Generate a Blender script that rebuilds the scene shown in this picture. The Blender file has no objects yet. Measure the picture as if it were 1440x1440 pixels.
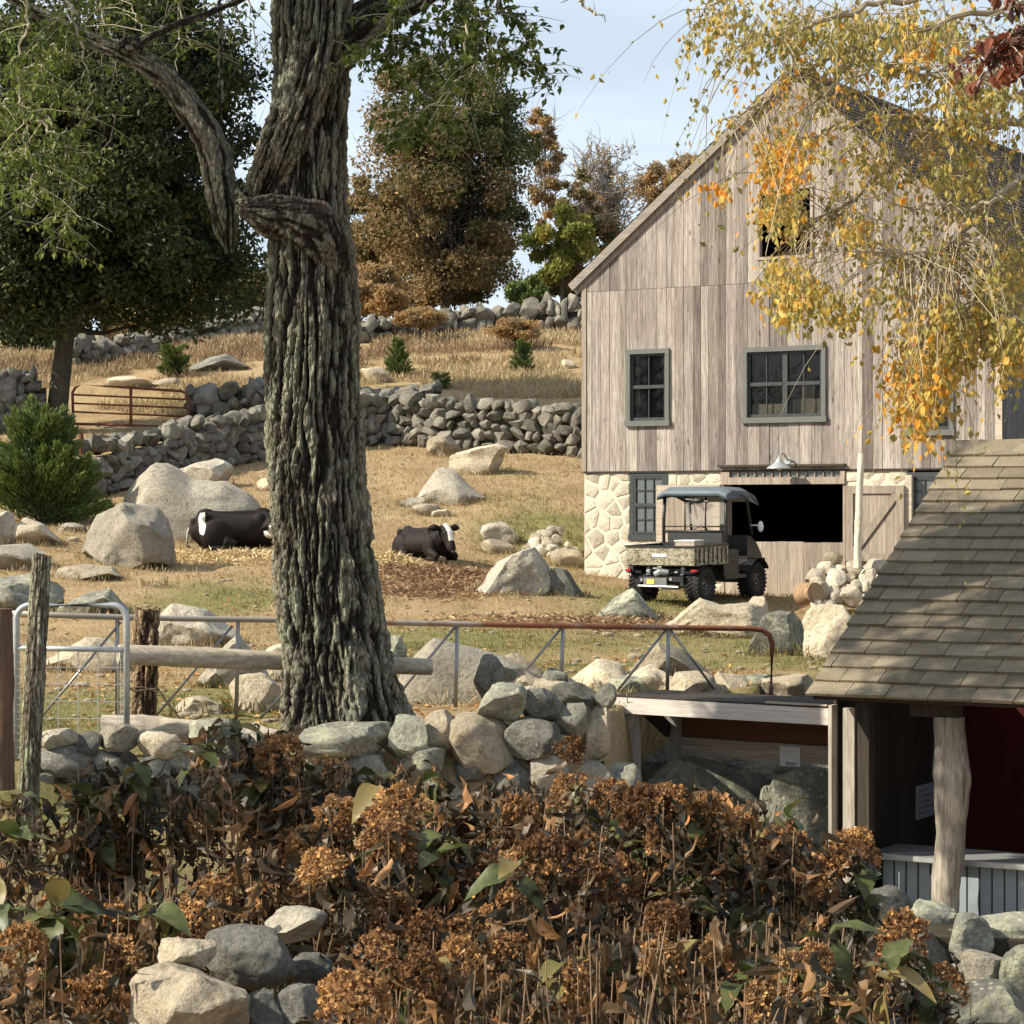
import bpy, bmesh, math, random
import numpy as np
from mathutils import Vector, Matrix, Euler
S = bpy.context.scene
COL = S.collection
random.seed(7); RNG = np.random.default_rng(7)
CZ = 3.6                      # eye height above the yard by the shed
FPX = 3400.0                  # focal length in photo pixels (1440 wide)
# ---------------------------------------------------------------- camera, sky, sun, exposure
cam = bpy.data.cameras.new('camera'); cam.sensor_width = 36; cam.lens = 36*FPX/1440
cam.clip_start = .1; cam.clip_end = 3000
camo = bpy.data.objects.new('camera', cam); COL.objects.link(camo)
camo.location = (0, 0, CZ); camo.rotation_euler = (math.radians(90), 0, 0); S.camera = camo
SUN_AZ, SUN_EL = math.radians(103), math.radians(37)     # azimuth counted counter-clockwise from +Y
to_sun = Vector((-math.sin(SUN_AZ)*math.cos(SUN_EL), math.cos(SUN_AZ)*math.cos(SUN_EL), math.sin(SUN_EL)))
w = bpy.data.worlds.new('World'); S.world = w; w.use_nodes = True
nt = w.node_tree; bg = nt.nodes['Background']
sky = nt.nodes.new('ShaderNodeTexSky'); sky.sky_type = 'NISHITA'; sky.sun_disc = False
sky.sun_elevation = SUN_EL; sky.sun_rotation = math.atan2(to_sun.x, to_sun.y)
sky.air_density = 1.0; sky.dust_density = 1.4; sky.ozone_density = 1.5
# thin veil of cirrus over the blue
tc = nt.nodes.new('ShaderNodeTexCoord'); mp = nt.nodes.new('ShaderNodeMapping'); mp.inputs['Scale'].default_value = (3, 3, 14)
nz = nt.nodes.new('ShaderNodeTexNoise'); nz.inputs['Scale'].default_value = 1.3; nz.inputs['Detail'].default_value = 6
rp = nt.nodes.new('ShaderNodeValToRGB'); rp.color_ramp.elements[0].position = .35; rp.color_ramp.elements[1].position = .7
rp.color_ramp.elements[0].color = (.36, .36, .36, 1); rp.color_ramp.elements[1].color = (.55, .55, .55, 1)
mx = nt.nodes.new('ShaderNodeMix'); mx.data_type = 'RGBA'; mx.inputs[7].default_value = (16.6, 18.6, 21, 1)
nt.links.new(tc.outputs['Generated'], mp.inputs[0]); nt.links.new(mp.outputs[0], nz.inputs[0]); nt.links.new(nz.outputs[0], rp.inputs[0])
nt.links.new(rp.outputs[0], mx.inputs[0]); nt.links.new(sky.outputs[0], mx.inputs[6]); nt.links.new(mx.outputs[2], bg.inputs[0])
bg.inputs[1].default_value = .05
sl = bpy.data.lights.new('sun', 'SUN'); sl.energy = 5.0; sl.angle = math.radians(.55); sl.color = (1, .91, .74)
so = bpy.data.objects.new('sun', sl); COL.objects.link(so); so.rotation_euler = to_sun.to_track_quat('Z', 'Y').to_euler(); so.location = (-20, -20, 30)
S.view_settings.view_transform = 'Standard'; S.view_settings.look = 'None'; S.view_settings.gamma = 1; S.view_settings.exposure = .84
S.cycles.max_bounces = 6; S.cycles.transparent_max_bounces = 6

# ---------------------------------------------------------------- numeric helpers
def vnoise(P, seed=0):
    P = np.asarray(P, float); I = np.floor(P).astype(np.int64); F = P - I; F = F*F*(3-2*F)
    def h(dx, dy, dz):
        n = (I[:, 0]+dx)*374761393 + (I[:, 1]+dy)*668265263 + (I[:, 2]+dz)*1274126177 + seed*974634777
        n &= 0xffffffff; n = (n ^ (n >> 13))*1274126177; n &= 0xffffffff; n ^= (n >> 16)
        return (n & 0xffff)/65535.0
    x, y, z = F.T
    a = h(0,0,0)*(1-x)+h(1,0,0)*x; b = h(0,1,0)*(1-x)+h(1,1,0)*x
    c = h(0,0,1)*(1-x)+h(1,0,1)*x; d = h(0,1,1)*(1-x)+h(1,1,1)*x
    return (a*(1-y)+b*y)*(1-z)+(c*(1-y)+d*y)*z
def fbm(P, seed=0, o=4, g=.5):
    s = 0; a = 1; t = 0; P = np.asarray(P, float)
    for k in range(o):
        s = s+a*vnoise(P, seed+k*17); t += a; a *= g; P = P*2.03
    return s/t
def P3(px, py, D): return np.array([(px-720)/FPX*D, D, CZ-(py-720)/FPX*D])

class MB:
    """collects triangles and quads (as triangles) into one mesh"""
    def __init__(s): s.V = []; s.F = []; s.T = []; s.n = 0
    def add(s, V, F, tint=0.5):
        V = np.asarray(V, float).reshape(-1, 3); F = np.asarray(F, int)
        if F.shape[1] == 4: F = np.concatenate([F[:, [0, 1, 2]], F[:, [0, 2, 3]]])
        s.V.append(V); s.F.append(F+s.n); s.n += len(V)
        s.T.append(np.full(len(V), tint) if np.isscalar(tint) else np.asarray(tint, float)); return s
    def box(s, x0, x1, y0, y1, z0, z1, M=None):
        V = np.array([(x, y, z) for x in (x0, x1) for y in (y0, y1) for z in (z0, z1)], float)
        F = [(0,1,3,2),(4,6,7,5),(0,4,5,1),(2,3,7,6),(0,2,6,4),(1,5,7,3)]
        if M is not None: V = (np.array(M.to_3x3()) @ V.T).T + np.array(M.translation)
        return s.add(V, F)
    def bar(s, a, b, w, h=None, up=(0, 0, 1), ext=0):
        h = h or w; a = np.array(a, float); b = np.array(b, float); d = b-a; L = np.linalg.norm(d); d /= L
        a = a-d*ext; b = b+d*ext
        u = np.array(up, float); sx = np.cross(d, u)
        if np.linalg.norm(sx) < 1e-3: sx = np.cross(d, (1, 0, 0))
        sx /= np.linalg.norm(sx); sz = np.cross(sx, d)
        V = [p+sx*i*w/2+sz*j*h/2 for p in (a, b) for i in (-1, 1) for j in (-1, 1)]
        return s.add(V, [(0,1,3,2),(4,6,7,5),(0,4,5,1),(2,3,7,6),(0,2,6,4),(1,5,7,3)])
    def tube(s, pts, rad, k=6, tint=.5, cap=True):
        pts = np.asarray(pts, float); n = len(pts); rad = np.broadcast_to(np.asarray(rad, float), (n,))
        T = np.gradient(pts, axis=0); T /= np.linalg.norm(T, axis=1)[:, None]+1e-9
        ref = np.array([0, 0, 1.0]) if abs(T[0, 2]) < .9 else np.array([1.0, 0, 0])
        A = np.cross(T, ref); A /= np.linalg.norm(A, axis=1)[:, None]+1e-9; B = np.cross(T, A)
        th = np.arange(k)*2*math.pi/k
        V = pts[:, None]+rad[:, None, None]*(A[:, None]*np.cos(th)[None, :, None]+B[:, None]*np.sin(th)[None, :, None])
        V = V.reshape(-1, 3); i = np.arange(n-1)[:, None]*k; j = np.arange(k)[None]; j2 = (j+1) % k
        F = np.stack([i+j, i+j2, i+k+j2, i+k+j], -1).reshape(-1, 4)
        F = np.concatenate([F[:, [0, 1, 2]], F[:, [0, 2, 3]]])
        if cap:
            V = np.vstack([V, pts[0], pts[-1]]); jj = np.arange(k); c0 = n*k; c1 = c0+1
            F = np.vstack([F, np.stack([np.full(k, c0), (jj+1) % k, jj], 1), np.stack([np.full(k, c1), (n-1)*k+jj, (n-1)*k+(jj+1) % k], 1)])
        tt = tint if np.isscalar(tint) else tint
        return s.add(V, F, tt)
    def lathe(s, prof, k=20, c=(0, 0, 0), axis='z'):
        prof = np.array(prof, float); th = np.arange(k)*2*math.pi/k; n = len(prof)
        V = np.stack([prof[:, None, 0]*np.cos(th), prof[:, None, 0]*np.sin(th), np.broadcast_to(prof[:, None, 1], (n, k))], -1).reshape(-1, 3)
        if axis == 'y': V = V[:, [0, 2, 1]]
        if axis == 'x': V = V[:, [2, 0, 1]]
        i = np.arange(n-1)[:, None]*k; j = np.arange(k)[None]; j2 = (j+1) % k
        return s.add(V+np.array(c), np.stack([i+j, i+j2, i+k+j2, i+k+j], -1).reshape(-1, 4))
    def mesh(s, name, org=(0, 0, 0), smooth=False, attr=True):
        V = np.concatenate(s.V)-np.array(org); F = np.concatenate(s.F)
        me = bpy.data.meshes.new(name); me.vertices.add(len(V)); me.vertices.foreach_set('co', V.astype(np.float32).ravel())
        me.loops.add(len(F)*3); me.loops.foreach_set('vertex_index', F.astype(np.int32).ravel())
        me.polygons.add(len(F)); me.polygons.foreach_set('loop_start', (np.arange(len(F))*3).astype(np.int32))
        me.polygons.foreach_set('loop_total', np.full(len(F), 3, np.int32))
        me.polygons.foreach_set('use_smooth', np.full(len(F), bool(smooth)))
        if attr:
            at = me.attributes.new('tint', 'FLOAT', 'POINT'); at.data.foreach_set('value', np.concatenate(s.T).astype(np.float32))
        me.update(calc_edges=True); return me
    def build(s, name, mat, parent=None, world=False, smooth=False, kind=None):
        org = parent.location if (world and parent) else (0, 0, 0)
        me = s.mesh(name, org, smooth); me.materials.append(mat)
        o = bpy.data.objects.new(name, me); COL.objects.link(o)
        if parent: o.parent = parent
        if kind: o['kind'] = kind
        return o
def link(name, me, parent=None, M=None, mat=None):
    o = bpy.data.objects.new(name, me); COL.objects.link(o)
    if parent: o.parent = parent
    if M is not None: o.matrix_basis = M
    return o
def thing(name, label, cat, loc=(0, 0, 0), rz=0, group=None):
    o = bpy.data.objects.new(name, None); COL.objects.link(o); o.empty_display_size = .1
    o.location = Vector([float(v) for v in loc]); o.rotation_euler = (0, 0, rz); return tag(o, label, cat, group)
def tag(o, label, cat, group=None):
    o['label'] = label; o['category'] = cat
    if group: o['group'] = group
    return o

# ---------------------------------------------------------------- materials
class N:
    def __init__(s, name):
        s.m = bpy.data.materials.new(name); s.m.use_nodes = True; s.t = s.m.node_tree
        s.b = s.t.nodes['Principled BSDF']; s.o = s.t.nodes['Material Output']
    def n(s, ty, **kw):
        x = s.t.nodes.new('ShaderNode'+ty)
        for k, v in kw.items(): setattr(x, k, v)
        return x
    def l(s, a, b): s.t.links.new(a, b)
    def pos(s, scale=(1, 1, 1), space='world', rnd=True):
        if space == 'world': src = s.n('NewGeometry').outputs['Position']
        else: src = s.n('TexCoord').outputs['Object']
        if rnd:
            oi = s.n('ObjectInfo'); mu = s.n('Math', operation='MULTIPLY'); s.l(oi.outputs['Random'], mu.inputs[0]); mu.inputs[1].default_value = 37.0
            ad = s.n('VectorMath', operation='ADD'); s.l(src, ad.inputs[0]); s.l(mu.outputs[0], ad.inputs[1]); src = ad.outputs[0]
        m = s.n('Mapping'); m.inputs['Scale'].default_value = scale; s.l(src, m.inputs[0]); return m.outputs[0]
    def noise(s, vec, sc, det=4, rough=.6, dist=0):
        x = s.n('TexNoise'); s.l(vec, x.inputs['Vector']); x.inputs['Scale'].default_value = sc; x.inputs['Detail'].default_value = det
        x.inputs['Roughness'].default_value = rough; x.inputs['Distortion'].default_value = dist; return x.outputs['Fac']
    def ramp(s, f, st):
        x = s.n('ValToRGB'); e = x.color_ramp.elements
        while len(e) < len(st): e.new(.5)
        for q, (p, c) in zip(e, st):
            q.position = p; q.color = (c, c, c, 1) if np.isscalar(c) else (*c, 1)
        s.l(f, x.inputs[0]); return x.outputs[0]
    def mix(s, f, a, b, mode='MIX'):
        x = s.n('Mix', data_type='RGBA', blend_type=mode)
        for i, v in ((0, f), (6, a), (7, b)):
            if hasattr(v, 'default_value'): s.l(v, x.inputs[i])
            elif i == 0: x.inputs[0].default_value = v
            else: x.inputs[i].default_value = (*v, 1)
        return x.outputs[2]
    def bump(s, h, st=.5, d=.02):
        x = s.n('Bump'); x.inputs['Strength'].default_value = st; x.inputs['Distance'].default_value = d; s.l(h, x.inputs['Height']); s.l(x.outputs[0], s.b.inputs['Normal'])
    def attr(s, nm='tint'): return s.n('Attribute', attribute_name=nm).outputs['Fac']
    def rnd(s): return s.n('ObjectInfo').outputs['Random']
    def fin(s, col, rough=.8, metal=0, spec=.3):
        if hasattr(col, 'default_value'): s.l(col, s.b.inputs['Base Color'])
        else: s.b.inputs['Base Color'].default_value = (*col, 1)
        s.b.inputs['Roughness'].default_value = rough; s.b.inputs['Metallic'].default_value = metal
        s.b.inputs['Specular IOR Level'].default_value = spec; return s.m
def rock_mat(name, light=(.42, .38, .31), dark=(.2, .19, .165), lich=(.36, .38, .27), la=.5, sc=1.0, bump=.5):
    q = N(name); v = q.pos()
    a = q.noise(v, 1.4*sc, 6, .65); c = q.mix(q.ramp(a, [(.32, 0), (.66, 1)]), dark, light)
    f = q.noise(v, 24*sc, 5, .7); c = q.mix(.85, c, q.ramp(f, [(.25, .35), (.5, .95), (.8, 1.3)]), 'MULTIPLY')
    b = q.noise(v, 3.3*sc, 8, .75, .4); c = q.mix(q.ramp(b, [(.62-.2*la, 0), (.72-.2*la, .8)]), c, lich)
    d = q.noise(v, 5.0*sc, 8, .75, .3); c = q.mix(q.ramp(d, [(.56, 0), (.66, .7)]), c, tuple(x*.5 for x in dark))
    vo = q.n('TexVoronoi'); q.l(v, vo.inputs['Vector']); vo.inputs['Scale'].default_value = 13*sc; sp = q.ramp(vo.outputs['Distance'], [(.12, .75), (.3, 0)])
    c = q.mix(q.mix(1, sp, q.ramp(q.noise(v, 2.1*sc, 4), [(.45, 0), (.6, 1)]), 'MULTIPLY'), c, tuple(min(.75, x*1.25) for x in lich))
    rr = q.ramp(q.rnd(), [(0, .72), (1, 1.22)]); c = q.mix(1, c, rr, 'MULTIPLY')
    h = q.mix(.35, q.noise(v, 6*sc, 10, .75), f); q.bump(h, min(1, bump*1.7), .07); return q.fin(c, .95, 0, .15)
def wood_mat(name, light, dark, sc=1.0, axis='z', knots=True, rv=(.75, 1.15), rough=.9):
    q = N(name); s = {'z': (14, 14, .8), 'x': (.8, 14, 14), 'y': (14, .8, 14)}[axis]
    v = q.pos(tuple(x*sc for x in s), 'obj'); a = q.noise(v, 1.6, 6, .7, .8)
    c = q.mix(q.ramp(a, [(.3, 0), (.7, 1)]), dark, light)
    g = q.noise(v, 7, 3, .7); c = q.mix(.5, c, q.ramp(g, [(.3, .6), (.6, 1.15)]), 'MULTIPLY')
    if knots:
        v2 = q.pos(tuple(x*sc for x in {'z': (5, 5, 1.6), 'x': (1.6, 5, 5), 'y': (5, 1.6, 5)}[axis]), 'obj')
        vo = q.n('TexVoronoi'); q.l(v2, vo.inputs['Vector']); vo.inputs['Scale'].default_value = .9
        c = q.mix(q.ramp(vo.outputs['Distance'], [(.03, .75), (.11, 0)]), c, tuple(x*.45 for x in dark))
    c = q.mix(1, c, q.ramp(q.rnd(), [(0, rv[0]), (.45, rv[0]*.6+rv[1]*.4), (1, rv[1])]), 'MULTIPLY')
    q.bump(q.mix(.5, a, g), .5, .006); return q.fin(c, rough, 0, .2)
def plain(name, col, rough=.6, metal=0, spec=.4, var=.25, sc=6):
    q = N(name); v = q.pos(); a = q.noise(v, sc, 6, .7)
    c = q.mix(1, col, q.ramp(a, [(.25, 1-var), (.75, 1+var)]), 'MULTIPLY'); return q.fin(c, rough, metal, spec)
def leaf_mat(name, stops, trans=.35, rough=.55, spec=.3):
    q = N(name); c = q.ramp(q.attr(), stops)
    f = q.noise(q.pos(rnd=False), 22, 3, .6); c = q.mix(.6, c, q.ramp(f, [(.25, .6), (.75, 1.25)]), 'MULTIPLY')
    q.fin(c, rough, 0, spec); t = q.n('BsdfTranslucent'); q.l(c, t.inputs['Color'])
    m = q.n('MixShader'); m.inputs[0].default_value = trans; q.l(q.b.outputs[0], m.inputs[1]); q.l(t.outputs[0], m.inputs[2]); q.l(m.outputs[0], q.o.inputs[0]); return q.m

M_rock = rock_mat('granite_pale', (.5, .45, .36), (.3, .27, .22), (.42, .4, .31), .25)
M_rock_w = rock_mat('granite_warm', (.55, .47, .35), (.36, .3, .22), (.5, .46, .33), .3)
M_rock_l = rock_mat('granite_lichen', (.34, .33, .27), (.14, .14, .12), (.42, .43, .3), .6, 1.3)
M_rock_g = rock_mat('fieldstone_grey', (.28, .27, .235), (.10, .10, .09), (.30, .31, .22), .3, 1.6)
M_rock_f = rock_mat('wall_stone_far', (.29, .265, .215), (.105, .098, .085), (.36, .35, .27), .3, 1.4)
M_core = plain('dark_earth_and_fill', (.045, .04, .03), 1, 0, 0, .4)
def barn_board():
    q = N('barn_boards'); v = q.pos((16, 16, .7), 'obj'); a = q.noise(v, 1.5, 8, .78, .9); vs = q.pos((1.1, 1.1, .45), 'obj', False); st = q.noise(vs, 1.2, 6, .7)
    c = q.mix(q.ramp(a, [(.34, 0), (.64, 1)]), (.135, .12, .113), (.46, .425, .39)); c = q.mix(q.ramp(st, [(.42, 0), (.62, .75)]), c, q.mix(.5, c, (.2, .165, .15)))
    g = q.noise(v, 6, 4, .8); c = q.mix(.75, c, q.ramp(g, [(.32, .45), (.58, 1.2)]), 'MULTIPLY')
    v2 = q.pos((6, 6, 2.2), 'obj'); vo = q.n('TexVoronoi'); q.l(v2, vo.inputs['Vector']); vo.inputs['Scale'].default_value = .8
    c = q.mix(q.ramp(vo.outputs['Distance'], [(.04, .85), (.13, 0)]), c, (.09, .07, .06))
    v3 = q.pos((9, 9, 3), 'obj'); w3 = q.noise(v3, 1.4, 5, .8, 2.5); c = q.mix(q.ramp(w3, [(.64, 0), (.70, .55)]), c, (.55, .52, .47))
    c = q.mix(1, c, q.ramp(q.rnd(), [(0, (.50, .47, .46)), (.25, (.78, .75, .73)), (.7, (1.0, .97, .93)), (1, (1.2, 1.16, 1.1))]), 'MULTIPLY'); q.bump(q.mix(.5, a, g), .7, .01); return q.fin(c, .92, 0, .12)
M_board = barn_board()
M_board2 = wood_mat('weathered_boards_brown', (.42, .35, .285), (.2, .16, .13), rv=(.8, 1.1))
M_boardx = wood_mat('weathered_rail', (.55, .47, .38), (.28, .23, .18), axis='x', rv=(.9, 1.05))
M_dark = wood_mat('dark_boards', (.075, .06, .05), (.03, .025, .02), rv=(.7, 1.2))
M_side_shade = wood_mat('side_boards_shade', (.15, .15, .16), (.07, .07, .075), rv=(.8, 1.1))  # barn side lies in shadow; that shade is put into this dark bluish colour
M_trim = plain('grey_trim_paint', (.115, .118, .11), .6, 0, .3, .12)
M_sash = plain('charcoal_sash', (.035, .04, .042), .5)
M_mortar = plain('cream_mortar', (.6, .53, .41), .95, 0, .1, .2, 9)
M_fstone = rock_mat('cream_fieldstone', (.66, .59, .47), (.50, .43, .33), (.62, .55, .44), .3, 2.6, .35)
M_bark = None
q = N('window_glass'); q.fin((.006, .007, .008), .02, 0, .6); q.b.inputs['Alpha'].default_value = .45; M_glass = q.m
def glassmat():
    q = N('old_pane'); q.fin((.10, .12, .12), .12, 0, .8); return q.m
M_glass2 = glassmat()
M_black = plain('black_plastic', (.018, .018, .019), .45, 0, .4, .2)
M_tyre = plain('tyre_rubber', (.022, .021, .02), .85, 0, .2, .3)
M_steel = plain('grey_steel', (.25, .25, .25), .4, .7, .5, .2)
M_galv = plain('galvanised_pipe', (.42, .44, .45), .42, .55, .5, .2, 20)
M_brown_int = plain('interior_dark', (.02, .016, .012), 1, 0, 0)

# ---------------------------------------------------------------- the lie of the land
UP = [(20,(-400,1040),(50,1042),(400,1032),(700,1020),(1000,1000),(1900,1010)),(23,(0,985),(400,985),(700,975),(950,965),(1200,965)),
 (26,(-500,965),(0,958),(400,955),(800,945),(1100,938),(1900,950)),(32,(0,897),(400,892),(800,895),(1100,902),(1500,910)),
 (37,(-500,860),(0,850),(400,848),(800,858),(1000,864),(1200,878),(1600,890)),(40,(0,800),(400,815),(700,822),(950,838),(1100,843),(1250,850)),
 (44,(-400,740),(0,750),(300,777),(600,782),(820,795),(1000,815),(1400,830)),(48,(100,722),(400,724),(700,722),(820,722),(1200,790),(1900,800)),
 (53,(-400,650),(100,682),(400,668),(700,668),(820,672),(1300,740)),(57,(130,650),(400,640),(700,637),(820,635),(1300,690)),
 (62,(-400,590),(100,606),(260,606),(400,590),(700,576),(820,572)),(68,(100,562),(400,545),(700,535),(820,536),(1400,560)),
 (75,(-400,500),(100,512),(400,500),(700,488),(820,486),(1400,500)),(82,(100,484),(400,470),(700,460),(820,460)),
 (90,(-400,460),(100,470),(400,462),(700,455),(820,458),(1500,470)),(130,(-400,500),(400,500),(900,500),(1600,500)),(200,(-500,560),(400,560),(1500,560)),(400,(-500,640),(720,640),(1500,640))]
LO = [(4,(200,2600),(1200,2650)),(7,(-200,1920),(700,1930),(1300,2020)),(9,(-300,1630),(300,1640),(900,1680),(1500,1790)),(12,(-400,1440),(200,1460),(800,1490),(1400,1600)),
 (15,(-600,1230),(35,1205),(500,1340),(900,1390),(1400,1460)),(18,(-500,1110),(30,1120),(400,1190),(800,1230),(1100,1310),(1500,1350)),(22,(1100,1230),(1500,1230)),(27,(1100,1170),(1800,1140)),(40,(1800,1000),)]
def rbf(ctrl, c=2.0):
    pts = np.array([P3(px, py, D) for row in ctrl for (px, py) in row[1:] for D in (row[0],)])
    X = pts[:, :2].copy(); sc = 1.0
    A = np.sqrt(((X[:, None]-X[None])**2).sum(-1)+c*c); n = len(X)
    K = np.zeros((n+3, n+3)); K[:n, :n] = A; K[:n, n] = 1; K[:n, n+1:] = X; K[n, :n] = 1; K[n+1:, :n] = X.T
    K[:n, :n] -= np.eye(n)*.02
    wv = np.linalg.solve(K, np.concatenate([pts[:, 2], [0, 0, 0]]))
    def f(x, y):
        x = np.asarray(x, float); y = np.asarray(y, float); sh = x.shape; Q = np.stack([x.ravel(), y.ravel()], 1)
        out = np.zeros(len(Q))
        for i in range(0, len(Q), 20000):
            q = Q[i:i+20000]; out[i:i+20000] = np.sqrt(((q[:, None]-X[None])**2).sum(-1)+c*c) @ wv[:n]+wv[n]+q @ wv[n+1:]
        return out.reshape(sh)
    return f
f_up, f_lo = rbf(UP), rbf(LO)
def sst(t): t = np.clip(t, 0, 1); return t*t*(3-2*t)
def wall_y(x):
    return np.interp(x, [-30, -5, -3.7, -3, 0.6, 1.2, 2.3, 2.8, 6, 40], [17.0, 17.0, 17.3, 18.0, 18.4, 21.9, 22.3, 24.6, 25.2, 30])
def gz(x, y):
    x = np.asarray(x, float); y = np.asarray(y, float)
    xc = np.clip(x, -14-y*.25, 14+y*.25); yc = np.clip(y, 4, 400)
    t = sst((yc-wall_y(xc)+.35)/.7)
    lo = np.where(yc < 45, f_lo(xc, np.minimum(yc, 45)), 0); return lo*(1-t)+f_up(xc, np.maximum(yc, 14))*t
def gz1(x, y): return float(gz(np.array([x]), np.array([y]))[0])
_DD = np.concatenate([np.arange(5, 30, .05), np.arange(30, 110, .1)])
def hit(px, py, dmin=5.0):
    """first point of the land seen through that photo pixel, nearer ground skipped up to dmin"""
    X = (px-720)/FPX*_DD; Z = CZ-(py-720)/FPX*_DD; g = gz(X, _DD)
    k = np.where((Z <= g) & (_DD > dmin))[0]
    D = _DD[k[0]] if len(k) else 90.0
    return D
def noisy_ground(x, y):
    P = np.stack([x.ravel(), y.ravel(), np.zeros(x.size)], 1)
    return ((fbm(P*.5, 3)-.5)*.16+(fbm(P*2.5, 5)-.5)*.06).reshape(x.shape)
xs = np.concatenate([-np.geomspace(260, 14, 50), np.linspace(-13.6, 13.6, 300), np.geomspace(14, 260, 50)])
ys = np.concatenate([np.linspace(-40, 4.5, 20), np.linspace(5, 32, 220), np.linspace(32.2, 95, 260), np.geomspace(96, 900, 50)])
GX, GY = np.meshgrid(xs, ys); GZ = gz(GX, GY)+noisy_ground(GX, GY)*np.clip((GY-3)/5, .2, 1)
ny, nx = GX.shape; ii = np.arange(ny-1)[:, None]*nx; jj = np.arange(nx-1)[None]
GF = np.stack([ii+jj, ii+jj+1, ii+nx+jj+1, ii+nx+jj], -1).reshape(-1, 4)
GREEN = [P3(900, 845, 38.5), P3(1090, 920, 31), P3(760, 925, 27), P3(150, 1000, 22.5), P3(1000, 925, 29.5), P3(780, 735, 46.5), P3(620, 905, 30), P3(1200, 930, 29), P3(20, 1130, 16.5), P3(300, 835, 37)]
GRAD = [3.2, 4, 3, 2.6, 3, 1.5, 3, 3, 2, 1.6]
def greenness(x, y):
    g = np.zeros_like(x)
    for p, r in zip(GREEN, GRAD): g = np.maximum(g, np.exp(-(((x-p[0])**2*1.2+(y-p[1])**2*.5)/(r*r))))
    P = np.stack([x.ravel(), y.ravel(), np.zeros(x.size)], 1); n = fbm(P*.45, 21).reshape(x.shape)
    return np.clip(g*.85+(n-.5)*1.1, 0, 1)
q = N('pasture_ground'); v = q.pos(rnd=False); gat = q.attr()
na = q.noise(v, .6, 6, .65); nb = q.noise(v, 5, 8, .75); nc = q.noise(v, 28, 5, .75)
tan = q.mix(q.ramp(na, [(.35, 0), (.65, 1)]), (.30, .215, .115), (.43, .325, .185))
tan = q.mix(q.ramp(nb, [(.5, 0), (.72, .8)]), tan, (.30, .16, .075))
grn = q.mix(q.ramp(nb, [(.35, 0), (.65, 1)]), (.17, .165, .065), (.27, .235, .1))
fac = q.mix(.5, gat, nb, 'OVERLAY'); c = q.mix(q.ramp(fac, [(.2, 0), (.75, 1)]), tan, grn)
c = q.mix(.9, c, q.ramp(nc, [(.22, .4), (.6, 1.12)]), 'MULTIPLY'); q.bump(q.mix(.5, nb, nc), .9, .08); M_ground = q.fin(c, 1, 0, .05)
gb = MB(); gb.add(np.stack([GX.ravel(), GY.ravel(), GZ.ravel()], 1), GF, greenness(GX, GY).ravel())
gr = gb.build('ground', M_ground, smooth=True); gr['kind'] = 'structure'

# ---------------------------------------------------------------- rocks
def ico(sub):
    bm = bmesh.new(); bmesh.ops.create_icosphere(bm, subdivisions=sub, radius=1)
    V = np.array([v.co[:] for v in bm.verts]); F = np.array([[v.index for v in f.verts] for f in bm.faces]); bm.free(); return V, F
ICO = {k: ico(k) for k in (2, 3, 4, 5)}
def rock_verts(seed, sub, facets=9, rough=.12, prof=None, boxy=.0):
    r = np.random.default_rng(seed); V, F = ICO[sub]; V = V.copy(); boxy = boxy or .3
    if boxy: V = np.sign(V)*np.abs(V)**(1-boxy*.5)
    for _ in range(facets):
        n = r.normal(size=3); n[2] *= .8; n /= np.linalg.norm(n); d = r.uniform(.55, .92); s = V @ n-d
        V -= (np.maximum(s, 0)*.96)[:, None]*n
    nn = V/np.linalg.norm(V, axis=1)[:, None]
    V += nn*((fbm(V*1.3+seed*3.1, seed, 4)-.5)*rough*2.6)[:, None]
    V += nn*((fbm(V*3.1+seed*1.7, seed+5, 3)-.5)*rough*.9)[:, None]
    if sub >= 4: V += nn*((fbm(V*5+seed, seed+9, 4)-.5)*rough*.6)[:, None]
    V -= (V.max(0)+V.min(0))/2; V /= (V.max(0)-V.min(0))/2
    if prof is not None:
        k = np.interp(V[:, 0], [p[0] for p in prof], [p[1] for p in prof]); xb = np.linspace(-1, 1, 25); env = np.array([max([(V[np.abs(V[:, 0]-x) < .09, 2]+1).max() if (np.abs(V[:, 0]-x) < .09).any() else .5, .35]) for x in xb])
        V[:, 2] = (V[:, 2]+1)*k*2/np.interp(V[:, 0], xb, env)-1
    return V, F
def rock_mesh(name, seed, sub, mat, **kw):
    V, F = rock_verts(seed, sub, **kw); me = MB().add(V, F).mesh(name, smooth=True, attr=False)
    me.materials.append(mat)
    try: me.set_sharp_from_angle(angle=math.radians(30))
    except Exception: pass
    return me
_rk = {}
def stone_mesh(kind, mat, i, sub=2):
    key = (kind, i, sub, mat.name)
    if key not in _rk: _rk[key] = rock_mesh('stone', 100+i*7, sub, mat, facets=15, rough=.11, boxy=.55)
    return _rk[key]
_bs = [500]
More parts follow.
